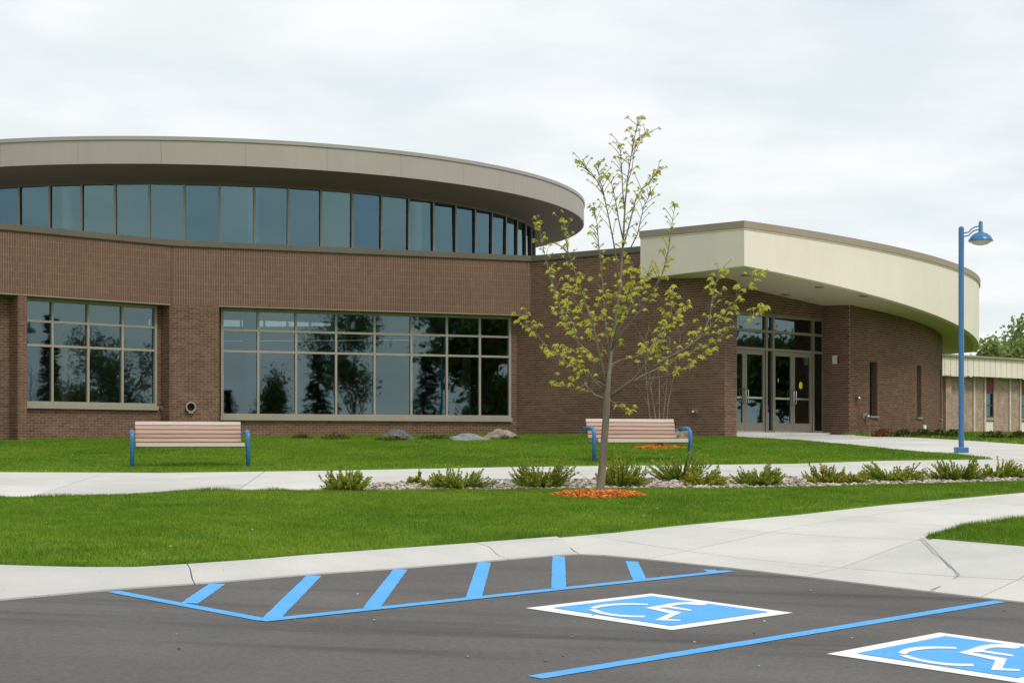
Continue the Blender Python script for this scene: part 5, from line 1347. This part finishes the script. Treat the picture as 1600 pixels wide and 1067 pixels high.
# ------------------------------------------------------------------ trees beyond the wing and across the lot (the latter show in the windows)
def leafy_tree(name, label, x, y, z, h, rw, seed, mat='foliage', nleaf=5000, leaf=0.25, bare=0.32, clump=0.5, cat='tree', group='trees beyond the building', bark='darkbark'):
    rg = random.Random(seed); t = thing(name, label, cat, (x, y, z), 0, group); tr = MB(); fo = MB(); tips = []
    def grow(p, d, L_, r, lev):
        n = 4; P = [p]
        for i in range(n):
            d = (d + Vector((rg.gauss(0, 0.13), rg.gauss(0, 0.13), 0.06 if lev else 0.02))).normalized(); P.append(P[-1] + d * L_ / n)
        tr.tube(P, [r * (1 - 0.5 * i / n) for i in range(n + 1)], 6 if lev < 2 else 4, cap=False)
        if lev == 3: tips.extend([P[-1], P[-2], P[2]]); return
        for k in range(rg.choice((3, 4)) + (2 if lev == 0 else 0)):
            q = rg.uniform(0.35, 1.0) if lev else rg.uniform(bare / 0.62 * 0.8, 1.0); b = P[0].lerp(P[-1], q) if False else P[min(n, int(q * n + 0.5))]
            a = rg.uniform(0, 6.283); sp = rg.uniform(0.5, 1.0); nd_ = (d * 0.75 + Vector((math.cos(a), math.sin(a), 0.25)) * sp).normalized()
            grow(b, nd_, L_ * rg.uniform(0.5, 0.72), r * 0.5, lev + 1)
    grow(Vector((0, 0, -0.3)), Vector((0, 0, 1)), h * 0.62, h * 0.022, 0)
    mxr = max(math.hypot(p.x, p.y) for p in tips); mxz = max(p.z for p in tips); sx = rw / mxr; szz = h / mxz
    tr.v = [(a * (sx if c > h * 0.25 else 1), b * (sx if c > h * 0.25 else 1), c * szz) for a, b, c in tr.v]
    tips = [Vector((p.x * sx, p.y * sx, p.z * szz)) for p in tips]
    for _ in range(nleaf):
        c = rg.choice(tips); p = c + Vector((rg.gauss(0, clump), rg.gauss(0, clump), rg.gauss(0, clump * 0.7)))
        d_ = Vector((rg.uniform(-1, 1), rg.uniform(-1, 1), rg.uniform(-1, 1))).normalized(); l = leaf * rg.uniform(0.6, 1.3); sv = d_.cross(Vector((rg.uniform(-1, 1), rg.uniform(-1, 1), rg.uniform(-1, 1)))).normalized() * l * 0.42
        fo.face([p, p + d_ * l * 0.5 + sv, p + d_ * l, p + d_ * l * 0.5 - sv], rg.random())
    local(tr.build('trunk', MT[bark], t)); local(fo.build('crown', MT[mat], t)); return t
def px_tree(xpx, ytop, wpx, Y, **k):
    X_ = (xpx - 800) / F * Y; z0 = 1.7; return dict(x=X_, y=Y, z=z0, h=zat(ytop, Y) - z0, rw=wpx / F * Y / 2)
leafy_tree('deciduous_tree', 'tall airy green tree above the wing roof at right edge', **px_tree(1594, 499, 92, 88), seed=4, nleaf=2600, leaf=0.22, clump=0.26, bark='bark', mat='spring')
leafy_tree('deciduous_tree', 'rounded lower green tree beside the canopy above wing roof', **px_tree(1541, 526, 56, 84), seed=9, nleaf=2600, leaf=0.20, clump=0.30, bark='bark', mat='spring')
leafy_tree('deciduous_tree', 'smaller green tree between two taller ones behind wing', **px_tree(1566, 534, 44, 95), seed=15, nleaf=2200, leaf=0.22, clump=0.32, bark='bark', mat='spring')
def spruce(x, y, z, h, r, seed, label):
    rg = random.Random(seed); t = thing('spruce_tree', label, 'tree', (x, y, z), 0, 'trees across the parking lot'); tr = MB(); fo = MB()
    tr.tube([(0, 0, -0.3), (0, 0, h)], [h * 0.02, 0.02], 8); z_ = h * 0.06
    while z_ < h * 0.99:
        R_ = r * (1 - z_ / h) + 0.08
        for k in range(9):
            a = rg.uniform(0, 6.283); L_ = R_ * rg.uniform(0.75, 1.1)
            for j in range(9):
                q = (j + 0.6) / 9; c = Vector((math.cos(a) * L_ * q, math.sin(a) * L_ * q, z_ - 0.25 * L_ * q + rg.uniform(-.05, .05))); d_ = Vector((math.cos(a + rg.uniform(-1, 1)), math.sin(a + rg.uniform(-1, 1)), rg.uniform(-0.5, 0.1))) * rg.uniform(0.22, 0.45); sv = Vector((-d_.y, d_.x, rg.uniform(-.2, .2))) * 0.3
                fo.face([c, c + d_ * .5 + sv, c + d_, c + d_ * .5 - sv], rg.random())
        z_ += h * 0.028
    local(tr.build('trunk', MT['darkbark'], t)); local(fo.build('crown', MT['spruce'], t)); return t
def mirror(wm, x, dist, d=-REC):               # a point seen by reflection in a window at pixel column x
    s = wm.at(x, d); p = Vector(wm(s, d)); i_ = p.normalized(); r_ = i_ - wm.n * 2 * i_.dot(wm.n); q = p + r_ * dist; return q.x, q.y
def rh(wm, x, ytop, dist): return zat(ytop, wm.Y(x, -REC) + dist * 0.98)
RT = [('s', WB, 505, 548, 50, 1.5, 'first narrow spruce across the parking lot'), ('d', WB, 556, 478, 42, 2.1, 'tall broad tree across the parking lot'), ('s', WB, 668, 540, 52, 1.9, 'second narrow spruce across the parking lot'),
      ('d', WB, 425, 578, 48, 0.7, 'thin young tree across the parking lot'), ('s', WB, 365, 612, 75, 1.8, 'small distant spruce across the parking lot'), 
      ('d', WB, 722, 470, 40, 3.0, 'dense dark tree added across the parking lot to darken window reflections'), ('d', WB, 768, 466, 44, 3.0, 'second dense dark tree added across the lot to darken window reflections'),  # unseen pair added so the right-hand panes reflect dark
      ('d', WA, 122, 545, 46, 2.0, 'round tree beyond the right lawn'), ('d', WA, 176, 528, 44, 2.2, 'broad tree beyond the right lawn'), ('s', WA, 74, 492, 52, 0.6, 'slim spruce beyond the right lawn'),
      ('d', DW, 1172, 535, 38, 3.4, 'dense tree right of the entry plaza'), ('d', DW, 1222, 532, 40, 3.4, 'second dense tree right of the entry plaza'), ('d', DW, 1262, 530, 34, 2.6, 'third dense tree right of the entry plaza'), ('d', DW, 1195, 555, 46, 3.6, 'low wide tree right of the entry plaza')]
for i, (kd, wm, x, yt, ds, r_, lab) in enumerate(RT):
    X_, Y_ = mirror(wm, x, ds); z0 = base_z(X_, Y_); hh = max(2.5, rh(wm, x, yt, ds) - z0)
    if kd == 's': spruce(X_, Y_, z0, hh, r_, 200 + i, lab)
    else: leafy_tree('deciduous_tree', lab, X_, Y_, z0, hh, r_ * 1.25, 210 + i, nleaf=6500 if wm is DW or yt < 475 else 6000, leaf=0.30 if wm is DW or yt < 475 else 0.14, clump=0.55 if wm is DW or yt < 475 else 0.36, bare=0.12, group='trees across the parking lot')
